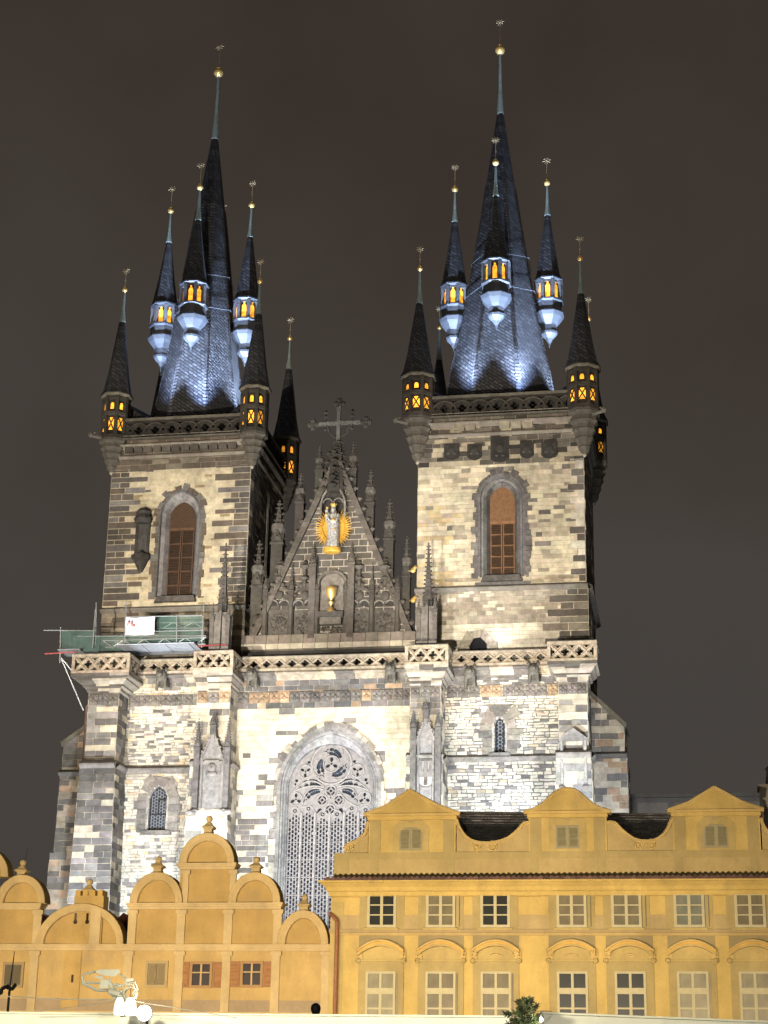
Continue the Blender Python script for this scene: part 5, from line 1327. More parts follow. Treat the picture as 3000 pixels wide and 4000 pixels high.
while x < hx1:                             # row of clay half-round tiles
    y1 = YH+.35
    cc = jit((1, 1, 1), .3); pts = [(x+.13+.105*math.cos(PI*j/6), .10*math.sin(PI*j/6)) for j in range(7)]
    for a, b in zip(pts[:-1], pts[1:]): q.face([(a[0], YH-.72, zev+a[1]), (b[0], YH-.72, zev+b[1]), (b[0], y1, zev+.05+b[1]), (a[0], y1, zev+.05+a[1])], cc)
    q.face([(x+.13+.10*math.cos(PI*j/6), YH-.725, zev+.02+.10*math.sin(PI*j/6)) for j in range(12)], cc)
    pts = [(x+.0+.085*math.cos(PI*j/6), zev-.02-.055*abs(math.sin(PI*j/6))) for j in range(7)]
    q.face([(p[0], YH-.70, p[1]) for p in pts]+[(x-.085, YH-.70, zev+.06), (x+.085, YH-.70, zev+.06)], cc); k += 1; x += .262
q.face([(xL, YH-.66, zev-.02), (hx1, YH-.66, zev-.02), (hx1, YH+.35, zev+.03), (xL, YH+.35, zev+.03)])
q.build('tile_row', TILE, house)
# attic wall above the eaves
YA = YH+.25
ax0 = PX(1305, 3380, YA); za0 = zev-.03; za1 = PZ(1900, 3328, YA)
q = MB(); AW = (.40, .30, .13); q.box(ax0, hx1, YA, YA+.45, za0, za1, AW)
q.box(ax0, hx1, YA-.03, YA, za1-.32, za1+.0, TRIM); q.box(ax0, hx1, YA-.025, YA, za0, za0+.18, TRIM)
GA = [(1440, 1780, 1603, 3085, 3178, 'tri', 1605, 3278), (2065, 2370, 2220, 3078, 3168, 'bell', 2217, 3270), (2628, 2970, 2790, 3073, 3162, 'tri', 2797, 3266)]
for g in GA:
    for px in (g[0]+5, g[1]-38): xa = PX(px, 3380, YA); q.box(xa, xa+.42, YA-.028, YA, za0+.181, za1-.321, TRIM)
q.box(ax0, ax0+.75, YA-.029, YA, za0+.181, za1-.321, TRIM)
q.build('attic_wall', OCH, house)
edges = []
for gi, (p0, p1, pk, pyk, pye, kind, pw, pyw) in enumerate(GA):
    xa, xb = PX(p0, 3250, YA), PX(p1, 3250, YA); zt = PZ((p0+p1)/2, pye+8, YA); xk, zk = PP(pk, pyk, YA); zE = PZ((p0+p1)/2, pye, YA); xm = (xa+xb)/2; edges.append((xa, xb, zE))
    q = MB(); q.box(xa, xb, YA, YA+.45, za1, zE-.12, WALLC)
    for x in (xa+.08, xb-.62): q.box(x, x+.54, YA-.04, YA, za1, zE-.35, TRIM)
    e_ = .22
    q.box(xa-.06, xb+.06, YA-.1, YA+.5, zE-.32, zE-.14, (.52, .37, .12))
    if kind == 'tri': top = [(xa-e_, zE), (xm-(xb-xa)*.3, zE+(zk-zE)*.34), (xk, zk), (xm+(xb-xa)*.3, zE+(zk-zE)*.34), (xb+e_, zE)]
    else: top = [(xa-e_, zE)]+[(xm+(u-.5)*(xb-xa+.3), zE+(zk-zE)*v) for u, v in ((.1, .10), (.2, .30), (.28, .55), (.36, .82), (.43, .96), (.5, 1.0), (.57, .96), (.64, .82), (.72, .55), (.8, .30), (.9, .10))]+[(xb+e_, zE)]
    base = [(xa-e_, zE-.14)]+top+[(xb+e_, zE-.14)]
    q.prism(base, YA-.12, YA+.5, (.46, .33, .11))
    for a, b in zip(top[:-1], top[1:]): q.tube((a[0], YA-.16, a[1]-.05), (b[0], YA-.16, b[1]-.05), .10, .10, 6, (.53, .38, .14))
    q.box(xa-e_, xb+e_, YA-.22, YA-.12, zE-.14, zE-.02, (.53, .38, .14))
    ob = q.build('attic_gable', OCH, house)
    # trimmed window with closed shutters
    wx_, wz_ = PP(pw, pyw, YA); hw, hh = .58, .56
    q = MB(); ch = .35 if kind == 'tri' else .0
    fr = [(wx_-hw-.33, za1), (wx_-hw-.33, wz_+hh+.36-ch), (wx_-hw-.33+ch, wz_+hh+.36), (wx_+hw+.33-ch, wz_+hh+.36), (wx_+hw+.33, wz_+hh+.36-ch), (wx_+hw+.33, za1)]
    q.prism(fr, YA-.05, YA, TRIM2); q.prism([(wx_-.14, wz_+hh+.25), (wx_+.14, wz_+hh+.25), (wx_+.2, wz_+hh+.66), (wx_-.2, wz_+hh+.66)], YA-.09, YA-.05, TRIM)
    w_ = q.build('window_frame', OCH, ob)
    for s in (0, 1):
        q = MB(); a = wx_-hw+s*hw+.01; b = a+hw-.02; sg = (.27, .235, .13)
        pts = [(a, wz_-hh), (b, wz_-hh), (b, wz_+hh-(.22 if ch and s else 0)), (b-(.25 if ch and s else 0), wz_+hh), (a+(.25 if ch and not s else 0), wz_+hh), (a, wz_+hh-(.22 if ch and not s else 0))]
        q.prism(pts, YA-.09, YA-.05, sg); m = 22
        for k in range(m): zz = wz_-hh+.1+(2*hh-.22)*k/m; q.face([(a+.08, YA-.115, zz), (b-.08, YA-.115, zz), (b-.08, YA-.092, zz+.05), (a+.08, YA-.092, zz+.05)], jit((.25, .22, .12), .1))
        q.build('shutter', PAINT, w_)
    # little roof running back from the gable
    q = MB(); pts = [(xa, zE), (xk, zk-.15), (xb, zE)]
    for a, b in zip(pts[:-1], pts[1:]): q.face([(a[0], YA+.5, a[1]-.1), (b[0], YA+.5, b[1]-.1), (b[0], YA+5, b[1]-.1), (a[0], YA+5, a[1]-.1)], (1, 1, 1), [(0, 0), (2.5, 0), (2.5, 4), (0, 4)])
    for x in (xa+.02, xb-.02): q.face([(x, YA+.45, za1), (x, YA+5, za1), (x, YA+5, zE), (x, YA+.45, zE)])
    q.build('attic_roof', SLATE, ob)
def scroll(q, cx, cz, r, Y, turns=2.1, sg=1, col=(.53, .38, .14)):
    pts = [(cx+sg*(r*(1-.8*t))*math.cos(turns*2*PI*t+PI/2), Y, cz+(r*(1-.8*t))*math.sin(turns*2*PI*t+PI/2)) for t in [k/26 for k in range(27)]]; q.path(pts, .045, 5, col); q.ball((cx, Y, cz), .08, 8, 6, col)
def volute(pts_px, scrolls):
    q = MB(); top = [PP(x, y, YA) for x, y in pts_px]; n = []
    for i in range(len(top)-1):           # smooth the curve
        p0 = top[max(0, i-1)]; p1 = top[i]; p2 = top[i+1]; p3 = top[min(len(top)-1, i+2)]
        for k in range(5):
            t = k/5; f = lambda a: .5*(2*p1[a]+(p2[a]-p0[a])*t+(2*p0[a]-5*p1[a]+4*p2[a]-p3[a])*t*t+(3*p1[a]-p0[a]-3*p2[a]+p3[a])*t**3); n.append((f(0), f(1)))
    n.append(top[-1])
    for a, b in zip(n[:-1], n[1:]): q.prism([(a[0], za1), (b[0], za1), (b[0], b[1]), (a[0], a[1])], YA+.06, YA+.4, AW); q.tube((a[0], YA+.02, a[1]-.06), (b[0], YA+.02, b[1]-.06), .10, .10, 6, (.50, .36, .14)); q.face([(a[0], YA+.0, a[1]), (b[0], YA+.0, b[1]), (b[0], YA+.42, b[1]), (a[0], YA+.42, a[1])], (.42, .31, .13))
    for px, py, r, sg in scrolls: x, z = PP(px, py, YA); scroll(q, x, z, r, YA, 2.1, sg)
    q.build('volute', OCH, house)
volute([(1345, 3312), (1365, 3292), (1400, 3275), (1425, 3250), (1438, 3205)], [(1360, 3310, .27, -1)])
volute([(1783, 3195), (1795, 3230), (1825, 3268), (1870, 3286), (1930, 3286), (1985, 3268), (2025, 3235), (2045, 3212), (2065, 3208)], [(1862, 3308, .26, -1), (1925, 3306, .26, 1)])
volute([(2370, 3207), (2400, 3209), (2430, 3238), (2470, 3268), (2510, 3280), (2560, 3276), (2600, 3245), (2620, 3205), (2628, 3190)], [(2495, 3300, .25, -1), (2545, 3298, .25, 1)])
volute([(2972, 3190), (2985, 3225), (3020, 3265), (3070, 3280)], [(3060, 3300, .25, -1)])
# big slate roof
q = MB(); YR_ = YH+5.6; zrg = PZ(1950, 3146, YR_); xh = PX(1440, 3250, YR_)
x_e = ax0+.1; z_e = za1-1.6; n = 24
xr0 = xh+.6
q.face([(x_e, YA+.5, z_e), (hx1, YA+.5, z_e), (hx1, YR_, zrg-.9), (xr0, YR_, zrg-.3)], (1, 1, 1), [(0, 0), (26, 0), (26, 7.5), (3, 7.5)])
q.face([(x_e, YA+.5, z_e), (xr0, YR_, zrg-.3), (x_e, YH+10.7, z_e)], (1, 1, 1), [(0, 0), (5, 7.5), (10, 0)]); q.face([(xr0, YR_, zrg-.3), (hx1, YR_, zrg-.9), (hx1, YH+10.7, z_e), (x_e, YH+10.7, z_e)], (1, 1, 1), [(0, 7), (22, 7), (22, 0), (0, 0)])
for k in range(22):                        # uneven hip tiles
    t = (k+.5)/22; q.ball((x_e+(xr0-x_e)*t, YA+.5+(YR_-YA-.5)*t, z_e+(zrg-.3-z_e)*t+.08), .17*rng.uniform(.7, 1.3), 7, 5, (.6, .6, .6))
for k in range(0): t = (k+.5)/40; q.ball((xr0+(hx1-xr0)*t, YR_, zrg-.3-.6*t+.04), .12*rng.uniform(.8, 1.2), 6, 4, (.6, .6, .6), 2.6, 1, 1)

for k in range(18):
    t = k/18; t2 = (k+1)/18; q.tube((xr0+(hx1-xr0)*t, YR_, zrg-.3-.6*t+.02), (xr0+(hx1-xr0)*t2, YR_, zrg-.3-.6*t2+.03), .07, .075, 6, (.5, .48, .45))
rows = 26
for k in range(rows):                       # slate courses, each lapping the one below
    t = k/rows; t2 = (k+1.05)/rows; A = (x_e+(xr0-x_e)*t, YA+.5+(YR_-YA-.5)*t, z_e+(zrg-.3-z_e)*t); B = (hx1, YA+.5+(YR_-YA-.5)*t, z_e+(zrg-.9-z_e)*t); C_ = (hx1, YA+.5+(YR_-YA-.5)*t2, z_e+(zrg-.9-z_e)*t2); D_ = (x_e+(xr0-x_e)*t2, YA+.5+(YR_-YA-.5)*t2, z_e+(zrg-.3-z_e)*t2); m_ = 60
    for i_ in range(m_):
        f = lambda P_, Q_, u: tuple(P_[a]+(Q_[a]-P_[a])*u for a in range(3)); u0 = (i_+(k % 2)*.5)/m_; u1 = min(1, (i_+1+(k % 2)*.5)/m_); lift = .05; cc = jit((.9, .9, .9), .3)
        if u0 >= 1: continue
        a_ = f(A, B, u0); b_ = f(A, B, u1-.001); c_2 = f(D_, C_, u1-.001); d_2 = f(D_, C_, u0); q.face([(a_[0], a_[1]-.04, a_[2]+lift), (b_[0], b_[1]-.04, b_[2]+lift), (c_2[0], c_2[1], c_2[2]+.01), (d_2[0], d_2[1], d_2[2]+.01)], cc); q.face([(a_[0], a_[1]-.04, a_[2]+lift), (b_[0], b_[1]-.04, b_[2]+lift), (b_[0], b_[1], b_[2]), (a_[0], a_[1], a_[2])], cc)
q.build('roof', HSLATE, house)
q = MB(); x, z1 = PP(2985, 3090, YR_); z0 = zrg-2.5; q.box(x-.25, x+1.3, YR_-1, YR_+.4, z0, z1, (.40, .36, .30)); q.box(x-.35, x+1.4, YR_-1.1, YR_+.5, z1, z1+.16, (.3, .27, .22)); q.lathe([(.5, z1+.17), (.42, z1+1.0), (.5, z1+1.05), (.1, z1+1.5)], 8, x+.6, YR_-.3, 0, (.05, .045, .04)); q.build('chimney', OCH, house)
q = MB(); zst = PZ(2100, 3636, YH); q.box(hx0-.05, hx1, YH-.16, YH, zst-.10, zst+.06, (.36, .27, .13)); q.box(hx0-.03, hx1, YH-.07, YH, zst-.22, zst-.102, (.44, .32, .13)); q.box(hx0, hx1, YH-.04, YH, zst+.062, zst+.75, (.40, .30, .14)); q.build('string_course', OCH, house)
q = MB(); dx = PX(1316, 3700, YH-.15); q.path([(PX(1288, 3570, YH-.1), YH-.1, PZ(1288, 3570, YH)), (PX(1300, 3580, YH-.2), YH-.2, PZ(1300, 3580, YH)), (dx, YH-.22, PZ(1316, 3600, YH)), (dx, YH-.22, 4)], .10, 10); q.build('drainpipe', plain_mat('copper_pipe', (.24, .10, .045), .5, .2, .2, 4), house)
DKP = (.018, .02, .016); BRP = (.15, .127, .072); GRP = (.16, .16, .115); SNP = (.22, .195, .115)
def upper_window(px, col, i):
    x = PX(px, 3560, YH); z0, z1 = PZ(px, 3624, YH), PZ(px, 3487, YH); hw = .72
    q = MB(); q.prism([(x-hw-.39, z0-.12), (x+hw+.39, z0-.12), (x+hw+.39, z1+.26), (x-hw-.39, z1+.26)], YH-.06, YH, TRIM)
    q.box(x-hw-.12, x+hw+.12, YH-.2, YH, z0-.13, z0-.02, TRIM2)
    o = q.build('window', OCH, house)
    q = MB(); fw = .13
    for a, b, c_, d in ((x-hw, x-hw+fw, z0, z1), (x+hw-fw, x+hw, z0, z1), (x-.07, x+.07, z0+fw, z1-fw), (x-hw+fw, x+hw-fw, z0, z0+fw), (x-hw+fw, x+hw-fw, z1-fw, z1)): q.box(a, b, YH-.12, YH-.05, c_, d, CRM)
    for t in (1/3, 2/3): zz = z0+fw+(z1-z0-2*fw)*t; q.box(x-hw+fw, x-.07, YH-.10, YH-.05, zz-.03, zz+.03, CRM); q.box(x+.07, x+hw-fw, YH-.10, YH-.05, zz-.03, zz+.03, CRM)
    q.build('frame', PAINT, o)
    q = MB(); q.box(x-hw+.02, x+hw-.02, YH-.075, YH-.061, z0+.02, z1-.02, col)
    if col != DKP:
        for k in range(9): xx = x-hw+.1+k*.19; q.box(xx, xx+.05, YH-.0775, YH-.0755, z0+.05, z1-.05, tuple(v*rng.uniform(.85, 1.05) for v in col))
    q.build('pane', PANE, o)
for i, (px, col) in enumerate(((1492, DKP), (1722, BRP), (1935, DKP), (2233, BRP), (2447, BRP), (2692, GRP), (2930, BRP))): upper_window(px, col, i)
def lower_window(px, col, fancy):
    x = PX(px, 3850, YH); z1 = PZ(px, 3795, YH); z0 = z1-3.3; hw = .73
    q = MB(); zt = PZ(px, 3757, YH); q.box(x-hw-.38, x+hw+.38, YH-.08, YH, 3.5, zt, TRIM)
    q.box(x-hw-.46, x+hw+.46, YH-.17, YH, zt, zt+.10, TRIM2)
    zE = PZ(px, 3712, YH); zK = PZ(px, 3672, YH); a = 1.14
    q.prism([(x-hw-.3, zt+.1), (x+hw+.3, zt+.1), (x+hw+.15, zE), (x, zE+.2), (x-hw-.15, zE)], YH-.06, YH, TRIM2)
    arc = [(x+a*(2*k/14-1), zE+(zK-zE)*(1-(2*k/14-1)**2)) for k in range(15)]
    for p_, r_ in zip(arc[:-1], arc[1:]):
        for d0, d1, t0, t1, cc in ((0, .34, -.30, -.20, (.47, .34, .13)), (0, .28, -.20, -.09, (.55, .35, .09)), (0, .40, -.09, 0.0, (.52, .37, .14))):
            q.prism([(p_[0], p_[1]+t0), (r_[0], r_[1]+t0), (r_[0], r_[1]+t1), (p_[0], p_[1]+t1)], YH-d1, YH, cc)
    for sg in (-1, 1):
        q.ball((x+sg*(hw+.38), YH-.12, zt+.05), .14, 8, 6, TRIM2); q.prism([(x+sg*(hw+.32)-.16, zt+.12), (x+sg*(hw+.32)+.16, zt+.12), (x+sg*(hw+.36)+.14, zE-.1), (x+sg*(hw+.36)-.14, zE-.1)], YH-.14, YH, (.50, .36, .13))
        if fancy: scroll(q, x+sg*(a-.12), zE-.17, .12, YH-.36, 1.5, sg)
    if fancy: q.path([(x-.3, YH-.08, zE-.3), (x-.1, YH-.1, zE-.2), (x+.1, YH-.1, zE-.2), (x+.3, YH-.08, zE-.3)], .05, 5, (.5, .36, .15))
    # panel between the pediment and the string course, its shade put into darker plaster
    q.prism([(x-a+.02, zE+.05)]+[(x_, z_+.04) for x_, z_ in arc[1:-1]]+[(x+a-.02, zE+.05), (x+a-.02, zst-.23), (x-a+.02, zst-.23)], YH-.02, YH, (.29, .23, .11))
    o = q.build('window', OCH, house)
    q = MB(); fw = .11; ztr = PZ(px, 3872, YH)
    q.box(x-hw, x-hw+fw, YH-.16, YH-.09, z0, z1, CRM); q.box(x+hw-fw, x+hw, YH-.16, YH-.09, z0, z1, CRM); q.box(x-hw+fw, x+hw-fw, YH-.16, YH-.09, z1-fw, z1, CRM); q.box(x-hw+fw, x+hw-fw, YH-.17, YH-.09, ztr-.14, ztr+.14, CRM)
    q.box(x-.07, x+.07, YH-.16, YH-.09, z0, ztr-.14, CRM); q.box(x-.06, x+.06, YH-.16, YH-.09, ztr+.14, z1-fw, CRM); zz = PZ(px, 3940, YH); q.box(x-hw+fw, x-.07, YH-.15, YH-.09, zz-.04, zz+.04, CRM); q.box(x+.07, x+hw-fw, YH-.15, YH-.09, zz-.04, zz+.04, CRM)
    q.build('frame', PAINT, o)
    q = MB(); q.box(x-hw+.02, x+hw-.02, YH-.112, YH-.095, z0, z1-.02, col)
    if col != DKP:
        for k in range(7): xx = x-hw+.12+k*.23; q.box(xx, xx+.07, YH-.115, YH-.1125, z0, z1-.1, tuple(v*rng.uniform(.86, 1.06) for v in col))
    q.build('pane', PANE, o)
for px, col, f in ((1488, SNP, False), (1722, BRP, False), (1938, BRP, True), (2237, DKP, True), (2463, DKP, True), (2707, SNP, False), (2950, SNP, False)): lower_window(px, col, f)

# ---------------------------------------------------------------- the older house with round gables
YO = 87.3
old = thing('round_gabled_house', 'ochre house with stepped semicircular gables and ball finials left of the long yellow house', 'house', (-27, YO+4, 0))
OW = (.43, .298, .115); OT = (.47, .355, .175); OD = (.39, .262, .092)
ox0, ox1 = PX(-60, 3800, YO), PX(1288, 3800, YO)
zL1 = PZ(640, 3695, YO); zL2 = PZ(800, 3533, YO); zL3 = PZ(805, 3378, YO)
q = MB(); q.box(ox0, ox1, YO, YO+9, 0, zL1-.1, OW)
q.box(ox0, ox1, YO-.03, YO, 4, PZ(640, 3905, YO), (.31, .235, .14)); q.build('wall', OCH, old)
def obox(px0, py0, px1, py1, y0, y1, col, q, Y=YO):
    a, b = PX(px0, (py0+py1)/2, Y), PX(px1, (py0+py1)/2, Y); pm = (px0+px1)/2; q.box(min(a, b), max(a, b), y0, y1, PZ(pm, py1, Y), PZ(pm, py0, Y), col)
def oledge(x0, x1, z, name='ledge'):
    q = MB(); q.box(x0-.05, x1+.05, YO-.10, YO+.6, z-.24, z-.12, OT); q.box(x0-.12, x1+.12, YO-.18, YO+.65, z-.12, z-.02, OT); q.box(x0-.17, x1+.17, YO-.24, YO+.7, z-.02, z+.07, (.48, .36, .175)); q.build(name, OCH, old)
def pil(px, z0, z1, w_=.42):
    q = MB(); x = PX(px, 3700, YO); q.box(x-w_/2, x+w_/2, YO-.09, YO, z0, z1, OT); q.box(x-w_/2-.07, x+w_/2+.07, YO-.14, YO+.1, z1-.22, z1-.02, OT); q.build('pilaster', OCH, old)
oledge(ox0, ox1, zL1); xa2, xb2 = PX(505, 3600, YO), PX(1093, 3600, YO); xa3, xb3 = PX(702, 3450, YO), PX(912, 3450, YO)
for px in (140, 505, 705, 888, 1080, 1275): pil(px, 4, zL1-.25)
q = MB(); q.box(xa2, xb2, YO, YO+.6, zL1+.05, zL2-.22, OD); q.box(xa3, xb3, YO, YO+.6, zL2+.07, zL3-.22, OD); q.build('gable_wall', OCH, old)
for px in (512, 703, 888, 1082): pil(px, zL1+.08, zL2-.25)
for px in (713, 900): pil(px, zL2+.08, zL3-.25, .30)
oledge(xa2, xb2, zL2); oledge(xa3, xb3, zL3)
def roundel(x0, x1, z, hgt, flat=0.0, y=YO, cut=None):
    q = MB(); a = (x1-x0)/2; xm = (x0+x1)/2; n = 26
    outer = [(xm-a*math.cos(PI*k/n), z+hgt*math.sin(PI*k/n)) for k in range(n+1)]; th = .42
    inner = [(xm-(a-th)*math.cos(PI*k/n), z+(hgt-th)*math.sin(PI*k/n)) for k in range(n+1)]; mid = [(xm-(a-th*.5)*math.cos(PI*k/n), z+(hgt-th*.5)*math.sin(PI*k/n)) for k in range(n+1)]
    q.prism(outer, y+.0, y+.6, OD)
    rows = [[(p[0], y+.0, p[1]) for p in outer], [(p[0], y-.2, p[1]) for p in outer], [(p[0]*.9+r_[0]*.1, y-.24, p[1]*.9+r_[1]*.1) for p, r_ in zip(outer, mid)], [(p[0], y-.16, p[1]) for p in mid], [(p[0]*.85+r_[0]*.15, y-.17, p[1]*.85+r_[1]*.15) for p, r_ in zip(inner, mid)], [(p[0], y-.08, p[1]) for p in inner], [(p[0], y+.0, p[1]) for p in inner]]
    q.loft(rows, (.45, .33, .15)); q.loft([[(p[0], y-.2, p[1]) for p in outer], [(p[0], y+.62, p[1]) for p in outer]], (.4, .26, .09))
    return q.build('round_gable', OCH, old)
def ball_finial(px, pyb, pyt):
    x = PX(px, pyt, YO); z0, z1 = PZ(px, pyb, YO), PZ(px, pyt, YO); h = z1-z0; r = .17; cc = (.42, .315, .145); q = MB(); Yf = YO+.2
    q.lathe([(.22, z0-.12), (.20, z0+h*.14), (.31, z0+h*.26), (.31, z0+h*.31), (.13, z0+h*.52), (.15, z0+h*.55), (.09, z0+h*.6), (.08, z1-2*r+.03)], 4, x, Yf, PI/4, cc)
    q.ball((x, Yf, z1-r), r, 14, 10, cc); q.build('ball_finial', OCH, old)
def tops(px0, px1, zb, pyk):
    a, b = PX(px0, 3600, YO), PX(px1, 3600, YO); roundel(a, b, zb, PZ((px0+px1)/2, pyk, YO)-zb)
tops(505, 712, zL2+.07, 3408); tops(890, 1096, zL2+.07, 3408); roundel(xa3-.05, xb3+.05, zL3+.07, PZ(810, 3255, YO)-zL3-.07); tops(1088, 1288, zL1+.07, 3556)
ball_finial(617, 3400, 3343); ball_finial(1000, 3400, 3343); ball_finial(815, 3250, 3184); ball_finial(1188, 3552, 3490)
# left pair of gables
xa4, xb4 = ox0, PX(150, 3600, YO); z4 = PZ(80, 3535, YO); q = MB(); q.box(xa4, xb4, YO, YO+.6, zL1+.05, z4-.22, OD); q.build('gable_wall', OCH, old); oledge(xa4, xb4, z4); pil(140, zL1+.08, z4-.25)
tops(-20, 175, z4+.07, 3418); ball_finial(86, 3418, 3356); tops(-190, 22, PZ(0, 3425, YO), 3312)
q = MB(); x, z = PP(90, 3370, YO); q.tube((x, YO+.2, z), (x+.1, YO+.2, PZ(92, 3315, YO)), .018, .012, 5); q.build('lightning_rod', IRON, old)
tops(150, 492, zL1+.07, 3530)
q = MB(); mx0, mx1 = PX(287, 3600, YO), PX(402, 3600, YO); zt = PZ(345, 3500, YO); q.box(mx0, mx1, YO-.12, YO+.7, zL1+.08, zt, (.40, .27, .09))
for k in range(4): xx = mx0+(mx1-mx0)*(k+.1)/4; q.box(xx, xx+(mx1-mx0)*.17, YO-.12, YO+.7, zt, zt+.28, (.45, .29, .08))
xs_ = PX(398, 3600, YO); q.box(xs_-.55, xs_+.0, YO-.20, YO-.12, zL1+.08, PZ(345, 3545, YO), OT)
for k in range(2): xx = PX(298+46*k, 3590, YO); q.box(xx-.06, xx+.06, YO-.125, YO-.1205, PZ(320, 3600, YO), PZ(320, 3568, YO), (.03, .02, .01)); q.ball((xx, YO-.12, PZ(320, 3602, YO)), .11, 8, 6, (.03, .02, .01), 1, .1, 1)
q.build('battlement', OCH, old); ball_finial(347, 3496, 3430)
q = MB(); x = PX(284, 3825, YO); q.box(x-.05, x+.05, YO-.004, YO, PZ(284, 3838, YO), PZ(284, 3812, YO), (.05, .03, .02)); q.box(PX(285, 3800, YO)-.5, PX(285, 3800, YO)+.4, YO-.06, YO, PZ(284, 3940, YO), zL1-.25, (.41, .275, .095)); q.box(x-.06, x+.06, YO-.065, YO-.0605, PZ(284, 3838, YO), PZ(284, 3808, YO), (.06, .03, .02)); q.build('wall_slot', OCH, old)
# windows of the round-gabled house
def old_window(px, py, wpx, hpx, fcol, pane, shut, closed):
    x0, x1 = PX(px-wpx/2, py, YO), PX(px+wpx/2, py, YO); z0, z1 = PZ(px, py+hpx/2, YO), PZ(px, py-hpx/2, YO)
    q = MB(); fw = .13
    for a, b, c_, d in ((x0, x0+fw, z0, z1), (x1-fw, x1, z0, z1), (x0+fw, x1-fw, z0, z0+fw), (x0+fw, x1-fw, z1-fw, z1)): q.box(a, b, YO-.08, YO, c_, d, fcol)
    o = q.build('window', PAINT, old); xm_ = (x0+x1)/2
    if closed:
        for s in (0, 1):
            q = MB(); a = x0+fw+s*(x1-x0-2*fw)/2+.01; b = a+(x1-x0-2*fw)/2-.02; q.box(a, b, YO-.05, YO-.001, z0+fw, z1-fw, pane)
            for k in range(14): zz = z0+fw+.08+(z1-z0-2*fw-.16)*k/14; q.face([(a+.07, YO-.075, zz), (b-.07, YO-.075, zz), (b-.07, YO-.052, zz+.06), (a+.07, YO-.052, zz+.06)], tuple(v*1.2 for v in pane))
            q.build('shutter', PAINT, o)
    else:
        q = MB(); q.box(x0+fw, x1-fw, YO-.02, YO-.001, z0+fw, z1-fw, pane); q.build('pane', PANE, o)
        q = MB(); q.box(xm_-.045, xm_+.045, YO-.07, YO-.021, z0+fw, z1-fw, (.40, .28, .12)); zz = z0+(z1-z0)*.56; q.box(x0+fw, xm_-.045, YO-.065, YO-.021, zz, zz+.06, (.40, .28, .12)); q.box(xm_+.045, x1-fw, YO-.065, YO-.021, zz, zz+.06, (.40, .28, .12)); q.build('glazing_bar', PAINT, o)
    if shut:
        for s in (0, 1):
            q = MB(); w_ = .64; a = x0-.04-w_ if s == 0 else x1+.04; sc_ = (.25, .115, .04); q.box(a, a+w_, YO-.06, YO-.01, z0+.02, z1-.02, sc_)
            for k in range(16): zz = z0+.12+(z1-z0-.3)*k/16; q.face([(a+.08, YO-.085, zz), (a+w_-.08, YO-.085, zz), (a+w_-.08, YO-.062, zz+.07), (a+.08, YO-.062, zz+.07)], jit((.30, .15, .055), .15))
            q.build('shutter', PAINT, o)
old_window(52, 3808, 82, 100, (.27, .19, .08), (.10, .08, .045), False, True)
old_window(612, 3806, 88, 105, (.33, .24, .10), (.19, .145, .07), False, True)
old_window(786, 3808, 88, 104, (.30, .17, .06), (.03, .022, .02), True, False); old_window(984, 3806, 88, 104, (.30, .17, .06), (.03, .022, .02), True, False)
oledge(ox0, ox1, PZ(640, 3958, YO))
q = MB(); zz = PZ(640, 3560, YO)             # low roofs hidden behind the gables
for a, b in ((ox0, PX(330, 3600, YO)), (PX(330, 3600, YO), PX(600, 3600, YO)), (xa2, (xa2+xb2)/2), ((xa2+xb2)/2, xb2)):
    m_ = (a+b)/2; q.face([(a, YO+.6, zL1), (m_, YO+.6, zz), (m_, YO+9, zz), (a, YO+9, zL1)], (1.6, .8, .6)); q.face([(m_, YO+.6, zz), (b, YO+.6, zL1), (b, YO+9, zL1), (m_, YO+9, zz)], (1.6, .8, .6))
q.build('roof', TILE, old)

# dim building far right behind the yellow house
x0, z1 = PP(2440, 3118, 125.0); x1 = PX(2800, 3110, 125.0); dim = thing('background_building', 'dim grey building with blind panels in the dark between the gables behind the yellow house', 'building', ((x0+x1)/2, 130, 0))
q = MB(); q.box(x0, x1+8, 125, 135, 0, z1, (.42, .38, .34)); q.box(x0-.2, x1+8, 124.8, 135.1, z1, z1+.25, (.38, .35, .3)); q.build('wall', OCH, dim)
for k in range(4): xa = x0+.9+k*2.55; q = MB(); q.box(xa, xa+2.1, 124.93, 125, z1-3.4, z1-.35, (.62, .55, .47)); q.build('wall_panel', OCH, dim)

